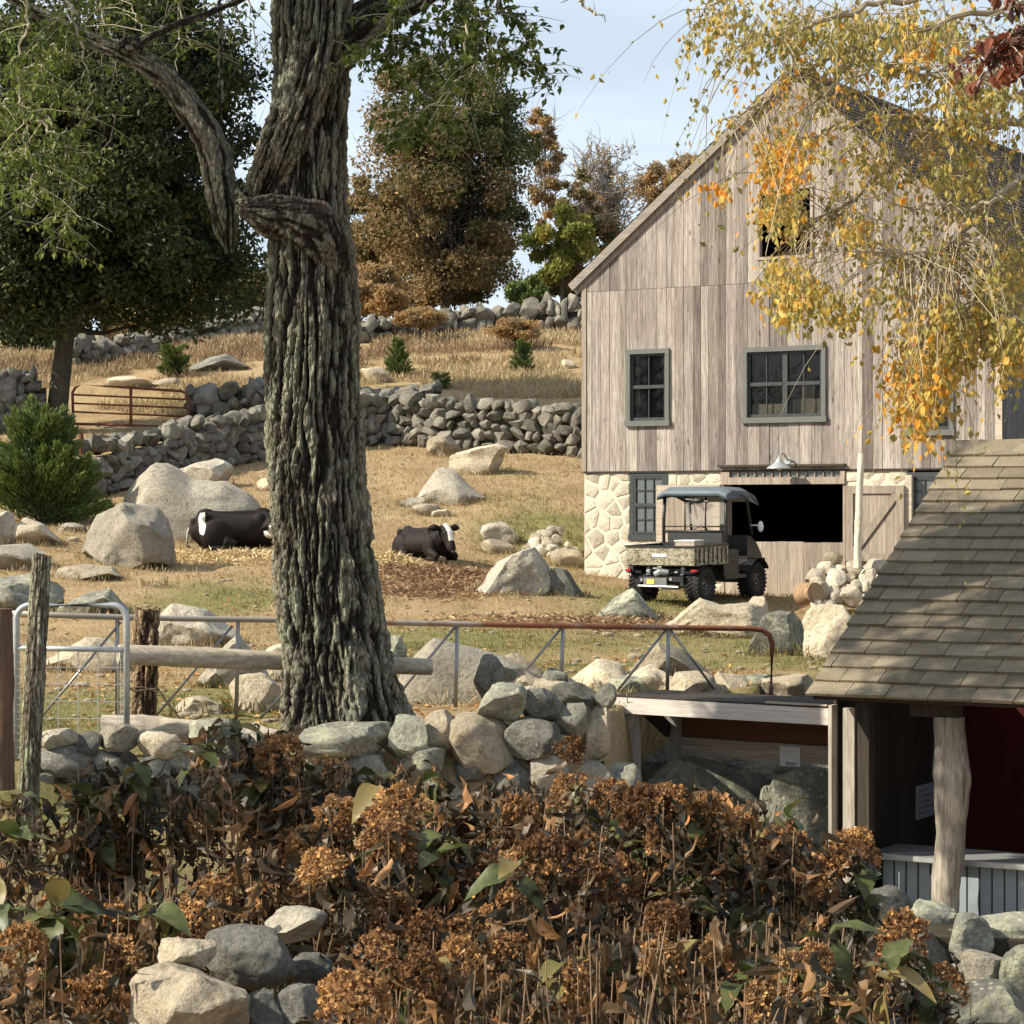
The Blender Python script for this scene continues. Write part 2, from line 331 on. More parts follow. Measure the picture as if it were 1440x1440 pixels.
def boulder(label, x0, x1, yt, yb, mat=None, depth=.8, prof=None, sub=4, D=None, sink=.25, parent=None, name='boulder', facets=11, rough=.13, seed=None, group=None, dmin=5, rot=0, boxy=0.0):
    _bs[0] += 1; seed = seed or _bs[0]
    cx = (x0+x1)/2
    Dh = D if D else hit(cx, yb, dmin)
    w_ = (x1-x0)/FPX*Dh; dc = Dh+w_*depth*.25; w_ = (x1-x0)/FPX*dc
    zt = CZ-(yt-720)/FPX*dc; zb = CZ-(yb-720)/FPX*Dh; h = zt-zb; zb -= h*sink
    if not D: zb = min(zb, gz1((cx-720)/FPX*dc, dc)-.15)
    me = rock_mesh(name, seed, sub, mat or M_rock, facets=facets, rough=rough, prof=prof, boxy=boxy)
    o = bpy.data.objects.new(name, me); COL.objects.link(o)
    o.location = ((cx-720)/FPX*dc, dc, (zt+zb)/2); o.scale = (w_/2, w_*depth/2, (zt-zb)/2); o.rotation_euler = (0, 0, rot)
    if parent: o.parent = parent; o.location -= parent.location
    else: tag(o, label, 'boulder', group or 'glacial boulders lying about the pasture')
    return o
# ---------------------------------------------------------------- the barn
TH = math.radians(31)
BU = np.array([math.cos(TH), -math.sin(TH)]); BV = np.array([math.sin(TH), math.cos(TH)])
B0 = np.array([1.29, 43.0]); BZ = -1.45
barn = thing('barn', 'large weathered grey board barn with stone foundation and steep gable roof', 'barn', (B0[0], B0[1], CZ+BZ), -TH)
def F(px, py, v=0.0):
    """photo pixel -> (u, z) on the barn front, z from the barn's base"""
    o = B0+BV*v; k = (px-720)/FPX
    u = (k*o[1]-o[0])/(BU[0]-k*BU[1]); D = o[1]+BU[1]*u
    return u, -(py-720)/FPX*D-BZ
def rect(x0, y0, x1, y1, v=0.0):
    u0, za = F(x0, y0, v); u1, zb = F(x1, y1, v); um, zt = F((x0+x1)/2, y0, v); _, zl = F((x0+x1)/2, y1, v); return u0, u1, zl, zt
W_ = F(1407, 660)[0]; ZF = F(900, 660)[1]; ZE = F(822, 392)[1]; UP_, ZP = 4.0*1.0, 0
UPK, ZPK = F(1113, 108)
ZEr = ZE
print('barn W', W_, 'foundation', ZF, 'eave', ZE, 'peak', UPK, ZPK)
def gable(u): return ZE+(ZPK-ZE)*(u/UPK if u < UPK else (W_-u)/(W_-UPK))
openings = [rect(886, 494, 940, 594), rect(1050, 490, 1160, 589), rect(1070, 268, 1141, 360), rect(1280, 520, 1340, 610)]
rr = random.Random(3)
def board(name, u0, u1, z0, z1, v0, v1, mat, parent=barn, ztl=None, ztr=None):
    """a vertical plank, top may be cut on a slope"""
    ztl = z1 if ztl is None else ztl; ztr = z1 if ztr is None else ztr
    V = [(u0, v0, z0), (u1, v0, z0), (u1, v1, z0), (u0, v1, z0), (u0, v0, ztl), (u1, v0, ztr), (u1, v1, ztr), (u0, v1, ztl)]
    m = MB().add(V, [(0,1,2,3),(4,7,6,5),(0,4,5,1),(1,5,6,2),(2,6,7,3),(3,7,4,0)]); return m.build(name, mat, parent)
u = 0.0; zseam = F(940, 405)[1]
while u < W_-.05:
    wd = min(rr.choice([.145, .17, .2, .22, .185]), W_-u); uc = u+wd/2
    if W_-u-wd < .08: wd = W_-u
    zs = zseam if uc < F(1060, 400)[0] else zseam+rr.choice([.02, .02, 1.3])
    iv = []
    top = min(gable(u), gable(u+wd))
    for (a, b) in ((ZF, min(zs, top)), (zs, top)):
        if b-a < .05: continue
        segs = [(a, b)]
        for (o0, o1, oz0, oz1) in openings:
            if o0-.02 < uc < o1+.02:
                ns = []
                for (p, q_) in segs:
                    if oz1 <= p or oz0 >= q_: ns.append((p, q_)); continue
                    if oz0-p > .03: ns.append((p, oz0))
                    if q_-oz1 > .03: ns.append((oz1, q_))
                segs = ns
        iv += segs
    pr = rr.uniform(0, .012)
    for (p, q_) in iv:
        last = abs(q_-top) < 1e-6
        board('board', u+.003, u+wd-.003, p+(.004 if p > ZF+.01 else -.03), q_-.002, -.03-pr, 0, M_board, ztl=gable(u) if last else None, ztr=gable(u+wd) if last else None)
    u += wd
# foundation: mortared field stone, split round the openings
def clip(poly, p, n):
    out = []
    for i in range(len(poly)):
        a, b = poly[i], poly[(i+1) % len(poly)]; da = np.dot(a-p, n); db = np.dot(b-p, n)
        if da <= 0: out.append(a)
        if (da < 0) != (db < 0): out.append(a+(b-a)*da/(da-db))
    return out
def masonry(u0, u1, z0, z1, cell=.3, seed=1):
    r = np.random.default_rng(seed)
    MB().box(u0, u1, .0, .35, z0, z1).build('mortar_wall', M_mortar, barn)
    nu = max(1, round((u1-u0)/cell)); nz_ = max(1, round((z1-z0)/(cell*.72))); S_ = []
    for j in range(nz_):
        for i in range(nu):
            S_.append((u0+(i+.5+(j % 2)*.4-.2+r.uniform(-.46, .46))*(u1-u0)/nu, z0+(j+.5+r.uniform(-.42, .42))*(z1-z0)/nz_))
    S_ = np.array(S_)
    for s in S_:
        poly = [np.array(p, float) for p in ((u0, z0), (u1, z0), (u1, z1), (u0, z1))]
        for t in S_:
            d = t-s; L = np.linalg.norm(d)
            if 0 < L < cell*2.4: poly = clip(poly, (s+t)/2-d/L*.012, d/L)
            if len(poly) < 3: break
        if len(poly) < 3: continue
        c = sum(poly)/len(poly); k = len(poly); pr = r.uniform(.004, .016)
        ring = [p+(c-p)*.04 for p in poly]; inn = [p+(c-p)*r.uniform(.10, .34) for p in poly]
        V = [(p[0], .003, p[1]) for p in ring]+[(p[0], -pr, p[1]) for p in inn]+[(c[0], -pr-.012, c[1])]
        Fq = [(i, (i+1) % k, k+(i+1) % k) for i in range(k)]+[(i, k+(i+1) % k, k+i) for i in range(k)]+[(k+i, k+(i+1) % k, 2*k) for i in range(k)]
        MB().add(V, Fq).build('stone', M_fstone, barn)
zb = -.6
w1 = rect(886, 663, 938, 756); dr = rect(1015, 656, 1189, 840); w2 = rect(1276, 662, 1340, 756)
masonry(0, w1[0], zb, ZF-.035, seed=1); masonry(w1[0], w1[1], zb, w1[2], seed=2); masonry(w1[1], dr[0], zb, ZF-.035, seed=3)
masonry(dr[1], w2[0], zb, ZF-.035, seed=4); masonry(w2[0], w2[1], zb, w2[2], seed=5); masonry(w2[1], W_, zb, ZF-.035, seed=6)
MB().box(0, W_, -.045, .02, ZF-.06, ZF-.03).build('water_table', M_dark, barn)
# side of the foundation, side walls, back, floors
MB().box(0, .3, .35, 12, zb, ZF).build('side_foundation', M_mortar, barn); MB().box(W_-.3, W_, .35, 12, zb, ZF).build('side_foundation', M_mortar, barn)
vv = .0
while vv < 6:
    wd = rr.choice([.2, .23, .26]); board('board', W_+.003, W_+.035, ZF-.03, gable(W_), vv, vv+wd-.004, M_side_shade); vv += wd
MB().box(W_, W_+.03, vv, 12, ZF, gable(W_)).box(0, .03, .003, 12, ZF, ZE-.01).build('side_wall', M_side_shade, barn)
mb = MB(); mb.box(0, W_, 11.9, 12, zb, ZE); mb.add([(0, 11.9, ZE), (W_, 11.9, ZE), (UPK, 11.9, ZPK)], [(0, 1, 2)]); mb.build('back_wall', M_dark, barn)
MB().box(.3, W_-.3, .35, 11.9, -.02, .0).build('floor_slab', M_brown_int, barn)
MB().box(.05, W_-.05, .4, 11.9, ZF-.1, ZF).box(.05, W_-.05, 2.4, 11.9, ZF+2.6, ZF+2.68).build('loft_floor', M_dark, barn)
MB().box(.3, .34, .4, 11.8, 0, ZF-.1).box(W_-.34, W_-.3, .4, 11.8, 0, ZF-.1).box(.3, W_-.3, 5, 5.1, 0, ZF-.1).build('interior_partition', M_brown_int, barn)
# corner trims
MB().box(-.03, .06, -.055, -.0455, ZF-.03, ZE).build('corner_board', M_board2, barn)
MB().box(W_-.07, W_+.045, -.055, -.0455, ZF-.03, gable(W_)-.02).build('corner_board', M_boardx, barn)
# roof
q = N('barn_shingles'); v = q.pos((1, 1, 1), 'obj', False); a = q.noise(v, 3, 6, .7); b_ = q.noise(v, 30, 4, .7)
c = q.mix(q.ramp(a, [(.3, 0), (.7, 1)]), (.07, .058, .05), (.17, .15, .12)); c = q.mix(.8, c, q.ramp(b_, [(.3, .5), (.7, 1.2)]), 'MULTIPLY'); q.bump(b_, .5, .01); M_broof = q.fin(c, .95, 0, .1)
M_tpost0 = wood_mat('grey_rake', (.36, .32, .28), (.2, .175, .15), axis='x')
def slope(u_e, z_e, u_p, z_p, ov, side):
    d = np.array([u_e-u_p, z_e-z_p]); L = np.linalg.norm(d); d /= L; n = np.array([-d[1], d[0]]); n = n if n[1] > 0 else -n
    m = MB(); Lt = L+ov; p = np.array([u_p, z_p])
    def pt(s, h, v): r_ = p+d*s+n*h; return (r_[0], v, r_[1])
    def slab(m, s0, s1, h0, h1, v0, v1):
        V = [pt(s, h, v) for s in (s0, s1) for h in (h0, h1) for v in (v0, v1)]
        m.add(V, [(0,1,3,2),(4,6,7,5),(0,4,5,1),(2,3,7,6),(0,2,6,4),(1,5,7,3)])
    slab(m, 0, Lt, .03, .09, -.10, 12.3); m.build('roof_deck', M_dark, barn)
    m = MB(); k = 0; s = Lt
    while s > .05:     # courses, each a thin sloping strip proud at its lower edge, split in shingles
        s0 = max(s-.15, 0); v0 = -.14
        if side == 'right':
            while v0 < 12.3:
                wv = rr.uniform(.14, .3); h = rr.uniform(0, .008)
                V = [pt(s0, .092, v0), pt(s0, .092, v0+wv-.012), pt(s, .112+h, v0+wv-.012), pt(s, .112+h, v0), pt(s, .09, v0), pt(s, .09, v0+wv-.012)]
                m.add(V, [(0, 1, 2, 3), (3, 2, 5, 4)]); v0 += wv
        else:
            V = [pt(s0, .092, -.14), pt(s0, .092, 12.3), pt(s, .112, 12.3), pt(s, .112, -.14), pt(s, .09, -.14), pt(s, .09, 12.3)]; m.add(V, [(0, 1, 2, 3), (3, 2, 5, 4)])
        s = s0
    m.build('shingles', M_broof, barn, kind='stuff')
    m = MB(); slab(m, .0, Lt-.01, -.055, .085, -.132, -.104); m.build('rake_board', M_tpost0, barn)
    m = MB(); slab(m, .1, Lt-.01, -.14, .028, -.06, -.032); m.build('rake_board', M_board2, barn)
slope(0, ZE, UPK, ZPK, .28, 'left'); slope(W_, ZE, UPK, ZPK, .28, 'right')
MB().tube([(UPK, -.15, ZPK+.14), (UPK, 12.3, ZPK+.14)], .06, 6).build('ridge_cap', M_broof, barn)
# windows
def window(px, sashes, muntx, parent=barn, frame=M_trim, depth=.03, fw=.075, glass=None, rows=1, midrail=True):
    u0, u1, z0, z1 = rect(*px); f = MB()
    f.box(u0, u0+fw, -depth-.045, .02, z0, z1).box(u1-fw, u1, -depth-.045, .02, z0, z1)
    f.box(u0+fw, u1-fw, -depth-.045, .02, z1-fw*1.1, z1).box(u0-.02, u1+.02, -depth-.065, .02, z0-.03, z0+fw*.9)
    wn = f.build('window', frame, parent)
    sw = (u1-u0-2*fw)/sashes
    s_ = MB(); mz = (z0+z1)/2
    for k in range(sashes):
        a, b = u0+fw+k*sw, u0+fw+(k+1)*sw; t = .045
        s_.box(a, a+t, -.02, .03, z0+fw, z1-fw).box(b-t, b, -.02, .03, z0+fw, z1-fw).box(a+t, b-t, -.02, .03, z0+fw, z0+fw+t).box(a+t, b-t, -.02, .03, z1-fw-t, z1-fw)
        if midrail: s_.box(a+t, b-t, -.028, .03, mz-.03, mz+.03)
        for i in range(1, muntx): x = a+t+(b-a-2*t)*i/muntx; s_.box(x-.008, x+.008, -.01, .012, z0+fw+t, z1-fw-t)
        if rows > 1:
            for j in range(1, rows*2):
                if j != rows: z = z0+fw+(z1-z0-2*fw)*j/(rows*2); s_.box(a+t, b-t, -.01, .012, z-.008, z+.008)
    s_.build('sash', M_sash, wn)
    for k in range(sashes):
        a = u0+fw+k*sw
        for (p, q_) in ((z0+fw, mz), (mz, z1-fw)): MB().box(a+.04, a+sw-.04, .013, .02, p+.02, q_-.02).build('pane', glass or M_glass, wn)
    return wn
window((883, 491, 943, 597), 1, 2); window((1047, 487, 1163, 592), 2, 2); window((1276, 520, 1343, 610), 1, 2)
window((886, 663, 940, 757), 1, 3, frame=M_sash, depth=-.02, glass=M_glass2, rows=2); window((1276, 664, 1340, 757), 1, 3, frame=M_sash, depth=-.02, glass=M_glass2, rows=2)
# things standing inside on the sill of the double window
u0, u1, z0, z1 = rect(1054, 568, 1100, 584); MB().box(u0, u1, .08, .3, z0, z1).build('window_ledge_board', M_mortar, barn)
for (px_, v0_, v1_) in (((889, 514, 896, 572), .10, .12), ((1110, 560, 1156, 584), .15, .35), ((1118, 540, 1134, 566), .3, .4), ((930, 574, 936, 588), .1, .14)):
    u0, u1, z0, z1 = rect(*px_); MB().box(u0, u1, v0_, v1_, z0, z1).build('sill_object', M_mortar, barn)
# loft opening trim
u0, u1, z0, z1 = openings[2]
MB().box(u0-.05, u0, -.06, .05, z0, z1).box(u1, u1+.05, -.06, .05, z0, z1).box(u0-.05, u1+.05, -.062, .05, z1, z1+.05).box(u0-.05, u1+.05, -.062, .05, z0-.05, z0).build('loft_opening_trim', M_board2, barn)
# door: header, transom, opening, lower boards, jambs
u0, u1, z0, z1 = dr; zt0 = rect(1015, 671, 1189, 680)[3]; zo = rect(1015, 681, 1189, 762)
MB().box(u0-.03, u1+.03, -.12, .05, z1, z1+.035).build('door_hood', M_dark, barn)
MB().box(u0, u1, -.05, .06, zo[3]-.0, zt0).box(u0, u0+.16, -.04, .05, zt0, z1).box(u1-.08, u1, -.04, .05, zt0, z1).box(u0+.16, u1-.08, -.03, .05, z1-.03, z1).build('door_lintel', M_board2, barn)
tr = MB(); n = 13; a, b = u0+.16, u1-.08
for i in range(1, n): x = a+(b-a)*i/n; tr.box(x-.011, x+.011, -.02, .03, zt0, z1-.03)
tr.build('transom_bars', M_board2, barn)
for i in range(n): x = a+(b-a)*i/n; MB().box(x+.012, x+(b-a)/n-.012, .012, .018, zt0, z1-.03).build('pane', M_glass2, barn)
for a_, b_ in ((u0, u0+.05), (u1-.04, u1)): MB().box(a_, b_, -.02, .3, zb, zo[3]).build('door_jamb', M_board2, barn)
x = u0+.05
while x < u1-.05:
    wd = min(rr.choice([.28, .32, .2]), u1-.04-x); board('lower_door_board', x+.002, x+wd-.003, zb, zo[2]+rr.uniform(-.01, .01), -.005, .03, M_board2); x += wd
def hatch(px, vo, brace, mat):
    u0, u1, z0, z1 = rect(*px, v=vo); d = MB(); e = .03
    d.box(u0, u1, vo-.06, vo-.03, z1-.13, z1).box(u0, u1, vo-.06, vo-.03, z0, z0+.13).box(u0, u0+.13, vo-.062, vo-.03, z0+.13, z1-.13).box(u1-.13, u1, vo-.062, vo-.03, z0+.13, z1-.13)
    if brace: d.bar((u0+.13, vo-.045, z0+.13), (u1-.13, vo-.045, z1-.13), .03, .12, up=(0, 0, 1))
    h = d.build('hatch_door', M_boardx if not brace else M_board2, barn); x = u0
    while x < u1-.01:
        wd = min(rr.choice([.15, .18, .2]), u1-x)
        if u1-x-wd < .04: wd = u1-x
        MB().box(x+.002, x+wd-.002, vo-.0295, vo-.005, z0+.002, z1-.002).build('board', mat, h); x += wd
    return h
hatch((925, 682, 1014, 762), -.06, False, M_board2); hh = hatch((1191, 683, 1273, 789), -.14, True, M_board2)
# timber seen edge-on right of the hatch
u0, u1, z0, z1 = rect(1274, 668, 1283, 790, v=-.1); MB().box(u0, u1, -.14, -.05, z0, z1).build('jamb_post', M_boardx, barn)
# gooseneck barn lamp
ul, zl = F(1109, 648); m = MB(); L0 = np.array((ul, -.03, zl))
m.tube([L0, L0+(0, -.12, .1), L0+(0, -.25, .13), L0+(0, -.34, .06), L0+(0, -.36, 0)], .016, 8).lathe([(0, 0), (.06, 0), (.06, .02), (0, .02)], 12, tuple(L0+(0, -.02, 0)), 'y')
lamp = m.build('barn_lamp', M_galv, barn)
q = N('enamel_white'); M_white = q.fin((.7, .7, .68), .35, 0, .5)
c0 = L0+(0, -.36, -.12)
MB().lathe([(.045, .14), (.06, .1), (.09, .07), (.20, 0), (.215, -.02), (.205, -.02), (.08, .06), (.0, .07)], 24, tuple(c0)).build('lamp_shade', M_galv, lamp, smooth=True)
MB().lathe([(.0, .06), (.035, .05), (.05, .0), (.035, -.04), (0, -.05)], 12, tuple(c0)).build('lamp_bulb', M_white, lamp, smooth=True)

# ---------------------------------------------------------------- the shed in front on the right
S0 = np.array([2.395, 19.5]); SZ = CZ-1.48
shed = thing('shed', 'small open fronted shed with asphalt shingle roof and log posts at lower right', 'shed', (S0[0], S0[1], 0), -TH)
RUN, RISE = 3.39, 2.09; LS = math.hypot(RUN, RISE); sv, sz = RUN/LS, RISE/LS
def SP(u, s, h): return (u, s*sv-h*sz, SZ+s*sz+h*sv)
q = N('asphalt_shingle'); v = q.pos((1, 1, 1), 'obj'); a = q.noise(v, 2.2, 5, .65); b_ = q.noise(v, 60, 3, .8); d_ = q.noise(v, 9, 5, .7)
c = q.mix(q.ramp(a, [(.3, 0), (.7, 1)]), (.135, .112, .08), (.225, .188, .132)); c = q.mix(q.ramp(d_, [(.55, 0), (.75, .6)]), c, (.11, .1, .07))
c = q.mix(.8, c, q.ramp(b_, [(.3, .6), (.7, 1.3)]), 'MULTIPLY'); c = q.mix(1, c, q.ramp(q.rnd(), [(0, .8), (1, 1.18)]), 'MULTIPLY'); q.bump(b_, .6, .006); M_asph = q.fin(c, .95, 0, .15)
def slab(m, f, u0, u1, s0, s1, h0, h1):
    V = [f(u_, s, h) for u_ in (u0, u1) for s in (s0, s1) for h in (h0, h1)]
    m.add(V, [(0,1,3,2),(4,6,7,5),(0,4,5,1),(2,3,7,6),(0,2,6,4),(1,5,7,3)])
m = MB(); slab(m, SP, .02, 4.6, .02, LS, -.05, 0); m.build('roof_deck', M_dark, shed)
nrow = 20; ex = LS/nrow
for r_ in range(nrow):
    u_ = -.02+rr.uniform(-.01, .005); tab = .345; off = (r_*.37 % 1)*tab; first = True
    while u_ < 4.6:
        wd = tab-off if first and off < tab-.08 else tab; first = False; wd += rr.uniform(-.012, .012)
        s0, s1 = r_*ex-.02+rr.uniform(-.006, .006), (r_+1)*ex+.01; m = MB(); g = .004; hl = .034+rr.uniform(-.003, .008)
        hr = hl+rr.uniform(-.004, .004); ds = rr.uniform(-.006, .006)
        V = [SP(u_+g, s0, hl), SP(u_+wd-g, s0+ds, hr), SP(u_+wd-g, s1, .008), SP(u_+g, s1, .008), SP(u_+g, s0, .012), SP(u_+wd-g, s0+ds, .012), SP(u_+wd-g, s1, .001), SP(u_+g, s1, .001)]
        m.add(V, [(0,1,2,3),(4,7,6,5),(0,4,5,1),(1,5,6,2),(2,6,7,3),(3,7,4,0)]); m.build('shingle', M_asph, shed); u_ += wd
# ridge caps, back slope
u_ = -.03
while u_ < 4.6:
    z = SZ+RISE; V = [(u_, RUN-.16, z-.065), (u_+.26, RUN-.16, z-.07), (u_+.26, RUN, z+.06), (u_, RUN, z+.055), (u_, RUN+.16, z-.07), (u_+.26, RUN+.16, z-.07)]
    MB().add(V, [(0, 1, 2, 3), (3, 2, 5, 4)]).build('ridge_shingle', M_asph, shed); u_ += .2
m = MB(); m.add([(0, RUN, SZ+RISE), (4.6, RUN, SZ+RISE), (4.6, RUN+1.6, SZ+RISE-1.1), (0, RUN+1.6, SZ+RISE-1.1)], [(0, 1, 2, 3)]); m.add([(0, RUN, SZ+RISE-.05), (4.6, RUN, SZ+RISE-.05), (4.6, RUN+1.6, SZ+RISE-1.15), (0, RUN+1.6, SZ+RISE-1.15)], [(3, 2, 1, 0)]); m.build('back_roof', M_asph, shed)
M_post = wood_mat('silvered_post', (.5, .46, .39), (.2, .17, .14), rv=(.95, 1.05))
M_log = wood_mat('peeled_log', (.46, .41, .34), (.085, .07, .06), sc=1.2, rv=(.95, 1.05))
zg = .0
MB().box(.02, 4.6, .30, .42, SZ+.02, SZ+.2).build('front_beam', M_dark, shed)
m = MB(); m.box(.14, .24, .36, .42, -.2, SZ-.12); p1 = m.build('post', M_post, shed)
MB().box(.24, .36, .38, .5, -.2, SZ+.02).build('post', M_dark, shed); MB().box(.02, .05, .34, .46, -.2, SZ-.1).build('post', M_post, shed)
# the crooked peeled log
def bent_log(name, base, top, rpts, seed, mat, parent, amp=.02, k=28, n=60, world=False):
    base = np.array(base, float); top = np.array(top, float); t = np.linspace(0, 1, n)
    pts = base+(top-base)*t[:, None]; pts[:, 0] += (fbm(np.stack([t*3, t*0, t*0+seed], 1), seed)-.5)*amp*4; pts[:, 1] += (fbm(np.stack([t*3, t*0+9, t*0+seed], 1), seed)-.5)*amp*4
    rad = np.interp(t, np.linspace(0, 1, len(rpts)), rpts); th = np.arange(k)*2*math.pi/k
    ax = (top-base)/np.linalg.norm(top-base); A = np.cross(ax, (0.3, 1, .1)); A /= np.linalg.norm(A); B = np.cross(ax, A)
    R = rad[:, None]*(1+.16*(fbm(np.stack([np.cos(th)[None]*1.5+t[:, None]*0, np.sin(th)[None]*1.5+t[:, None]*0, t[:, None]*5+th[None]*0+seed], -1).reshape(-1, 3), seed+3).reshape(n, k)-.5)*2)
    R += rad[:, None]*.05*(fbm(np.stack([np.cos(th)[None]*6+t[:, None]*0, np.sin(th)[None]*6+t[:, None]*0, t[:, None]*6+th[None]*0], -1).reshape(-1, 3), seed+5).reshape(n, k)-.5)*2
    V = pts[:, None]+R[..., None]*(A*np.cos(th)[None, :, None]+B*np.sin(th)[None, :, None]); V = V.reshape(-1, 3)
    i = np.arange(n-1)[:, None]*k; j = np.arange(k)[None]; j2 = (j+1) % k; Fq = np.stack([i+j, i+j2, i+k+j2, i+k+j], -1).reshape(-1, 4)
    m = MB().add(V, Fq); e = np.vstack([V[-k:], pts[-1]]); m.add(e, [(a_, (a_+1) % k, k) for a_ in range(k)]); e = np.vstack([V[:k], pts[0]]); m.add(e, [(a_, (a_+1) % k, k) for a_ in range(k)])
    return m.build(name, mat, parent, world=world, smooth=True)
bent_log('log_post', (1.02, .42, -.15), (1.03, .44, SZ-.16), [.115, .11, .105, .11, .12, .115, .135, .15, .13, .12], 5, M_log, shed)
MB().box(.72, 1.12, .36, .5, SZ-.16, SZ+.02).build('post_bracket', M_dark, shed)
u_ = .35
for k in range(15): MB().box(.02, .045, .45+k*.19, .45+k*.19+.185, -.15, SZ+.3).build('side_board', M_dark, shed)
M_red = plain('red_paint', (.085, .011, .009), .7, 0, .2, .2)
MB().box(.05, 4.6, 3.2, 3.25, -.1, SZ+1.9).build('back_wall', M_red, shed)
MB().box(4.55, 4.6, .4, 3.2, -.1, SZ+.3).build('side_wall', M_dark, shed)
MB().box(.05, 4.55, .5, 3.2, -.12, -.06).build('shed_floor', M_core, shed)
# counter
CT = CZ-2.81; M_blue = plain('blue_grey_paint', (.23, .28, .31), .55, 0, .4, .12)
ctr = thing('counter', 'blue grey beadboard counter with ribbed metal edge inside the shed behind the log post', 'counter', (S0[0], S0[1], 0), -TH)
MB().box(.24, 4.5, .66, 1.3, CT-.03, CT).build('countertop', M_galv, ctr)
m = MB(); 
x = .24
while x < 4.5: m.tube([(x, .655, CT-.045), (x, .655, CT+.004)], .009, 6); x += .019
m.box(.24, 4.5, .645, .66, CT-.04, CT-.004); m.build('ribbed_edge', M_galv, ctr)
x = .33
while x < 4.4:
    MB().box(x+.003, x+.092, .745, .76, .05, CT-.05).build('beadboard', M_blue, ctr); MB().box(x+.092, x+.103, .748, .76, .05, CT-.05).build('bead_groove', M_sash, ctr) ; x += .105
MB().box(.33, 4.4, .765, .78, .03, CT-.04).box(.33, .35, .782, 1.25, .03, CT-.04).build('counter_body', M_blue, ctr)
# small plate on the side boards
pl = thing('notice_plate', 'small grey notice plate hanging on the dark side boards inside the shed', 'sign', (S0[0], S0[1], 0), -TH)
M_plate = plain('plate_grey', (.33, .36, .4), .5, 0, .4, .2); zc = CZ-1125/1; 
def inwall(px, py, u=.05):
    o = S0+BU*u; k = (px-720)/FPX; v = (k*o[1]-o[0])/(BV[0]-k*BV[1]); D = o[1]+BV[1]*v; return v, CZ-(py-720)/FPX*D
va, za = inwall(1288, 1106); vb, zb_ = inwall(1322, 1143)
m = MB(); m.box(.047, .056, va, vb, zb_, za); m.build('plate', M_plate, pl)
m = MB()
for j, (a, b) in enumerate(((.1, .4), (.1, .75), (.2, .55), (.1, .85), (.1, .5))):
    z = za-(za-zb_)*(.14+j*.17); k = a
    while k < b: e_ = min(b, k+rr.uniform(.05, .12)); m.box(.0565, .0575, va+(vb-va)*k, va+(vb-va)*e_, z-.012, z); k = e_+.04
m.build('lettering', M_sash, pl)

# ---------------------------------------------------------------- low lean-to bench beside the shed
A = P3(863, 978, 21.2); B = P3(1168, 996, 19.95); dd = B-A; ang = math.atan2(dd[1], dd[0]); LB = math.hypot(dd[0], dd[1])
bn = thing('lean_to_bench', 'low wooden bench frame with grey fascia board built against the shed side', 'bench', (A[0], A[1], 0), ang); zt = A[2]
M_ply = plain('red_brown_plywood', (.16, .075, .045), .8, 0, .2, .25); M_tpost = wood_mat('grey_timber', (.42, .39, .35), (.26, .24, .21), rv=(.95, 1.05)); M_fas = wood_mat('grey_fascia', (.6, .55, .5), (.4, .36, .33), axis='x', rv=(.95, 1.05))
MB().box(-.04, LB, -.025, .015, zt-.15, zt-.012).build('fascia', M_fas, bn)
MB().box(-.02, LB-.14, -.015, .8, zt-.011, zt+.004).build('top', M_dark, bn); MB().box(LB*.72, LB-.02, -.03, .0, zt+.005, zt+.02).build('edge_strip', M_boardx, bn)
MB().box(.12, LB-.14, .78, .795, zt-.42, zt-.012).build('back_panel', M_ply, bn)
MB().box(.12, LB-.14, .745, .779, zt-.57, zt-.41).build('back_rail', M_boardx, bn)
MB().box(.06, .2, .02, .13, zt-.75, zt-.012).build('leg', M_tpost, bn); MB().box(.13, .24, .66, .742, zt-.8, zt-.012).build('leg', M_tpost, bn)
MB().bar((.16, .13, zt-.05), (.16, .66, zt-.35), .04, .12).build('brace', M_dark, bn)
MB().bar((LB-.5, .7, zt-.05), (LB-.16, .7, zt-.4), .03, .05).build('brace', M_dark, bn)
# white carton label hung on the rail
tt = LB*.585; lb = thing('white_card', 'white paper card pinned to the back rail of the low bench', 'card', (A[0], A[1], 0), ang)
MB().box(tt, tt+.2, .728, .738, zt-.60, zt-.43).build('card', M_white, lb)
m = MB(); x = tt+.06
while x < tt+.16: m.box(x, x+.008, .726, .727, zt-.585, zt-.585+rr.uniform(.012, .026)); x += .014
m.box(tt+.05, tt+.15, .726, .727, zt-.591, zt-.588); m.build('scrawl', M_sash, lb)
# ---------------------------------------------------------------- boulders of the pasture
BL = boulder
BL('huge pale two-humped boulder behind the lying cow left of the big trunk', 160, 386, 650, 772, M_rock, .5, [(-1, .5), (-.85, .75), (-.5, 1), (-.3, 1), (0, .84), (.4, .84), (.75, .7), (1, .5)], 5, rough=.1, facets=4, boxy=.4, D=45.6)
BL('grey-white boulder split by a dark right face, left of the lying cow', 112, 244, 706, 796, M_rock, .9, [(-1, .55), (-.7, .85), (-.1, 1), (.6, .95), (1, .7)], 5, facets=7, rough=.14, boxy=.6)
BL('rounded boulder peeping out behind the huge two-humped boulder', 252, 328, 644, 690, M_rock, .9)
BL('pale slanting boulder right beside the cedar bush', 12, 86, 727, 768, M_rock_w, .9, [(-1, .7), (-.4, 1), (.3, .8), (1, .3)])
BL('grey boulder at the left picture edge below the cedar bush', -26, 23, 718, 766, M_rock, .9)
BL('flat-topped light boulder at the left edge above the mossy post', -40, 62, 764, 802, M_rock, .8, [(-1, .9), (.5, 1), (1, .7)])
BL('long flat slab of granite lying right of the mossy post', 70, 174, 793, 816, M_rock_w, .6, [(-1, .8), (0, 1), (.7, .9), (1, .5)])
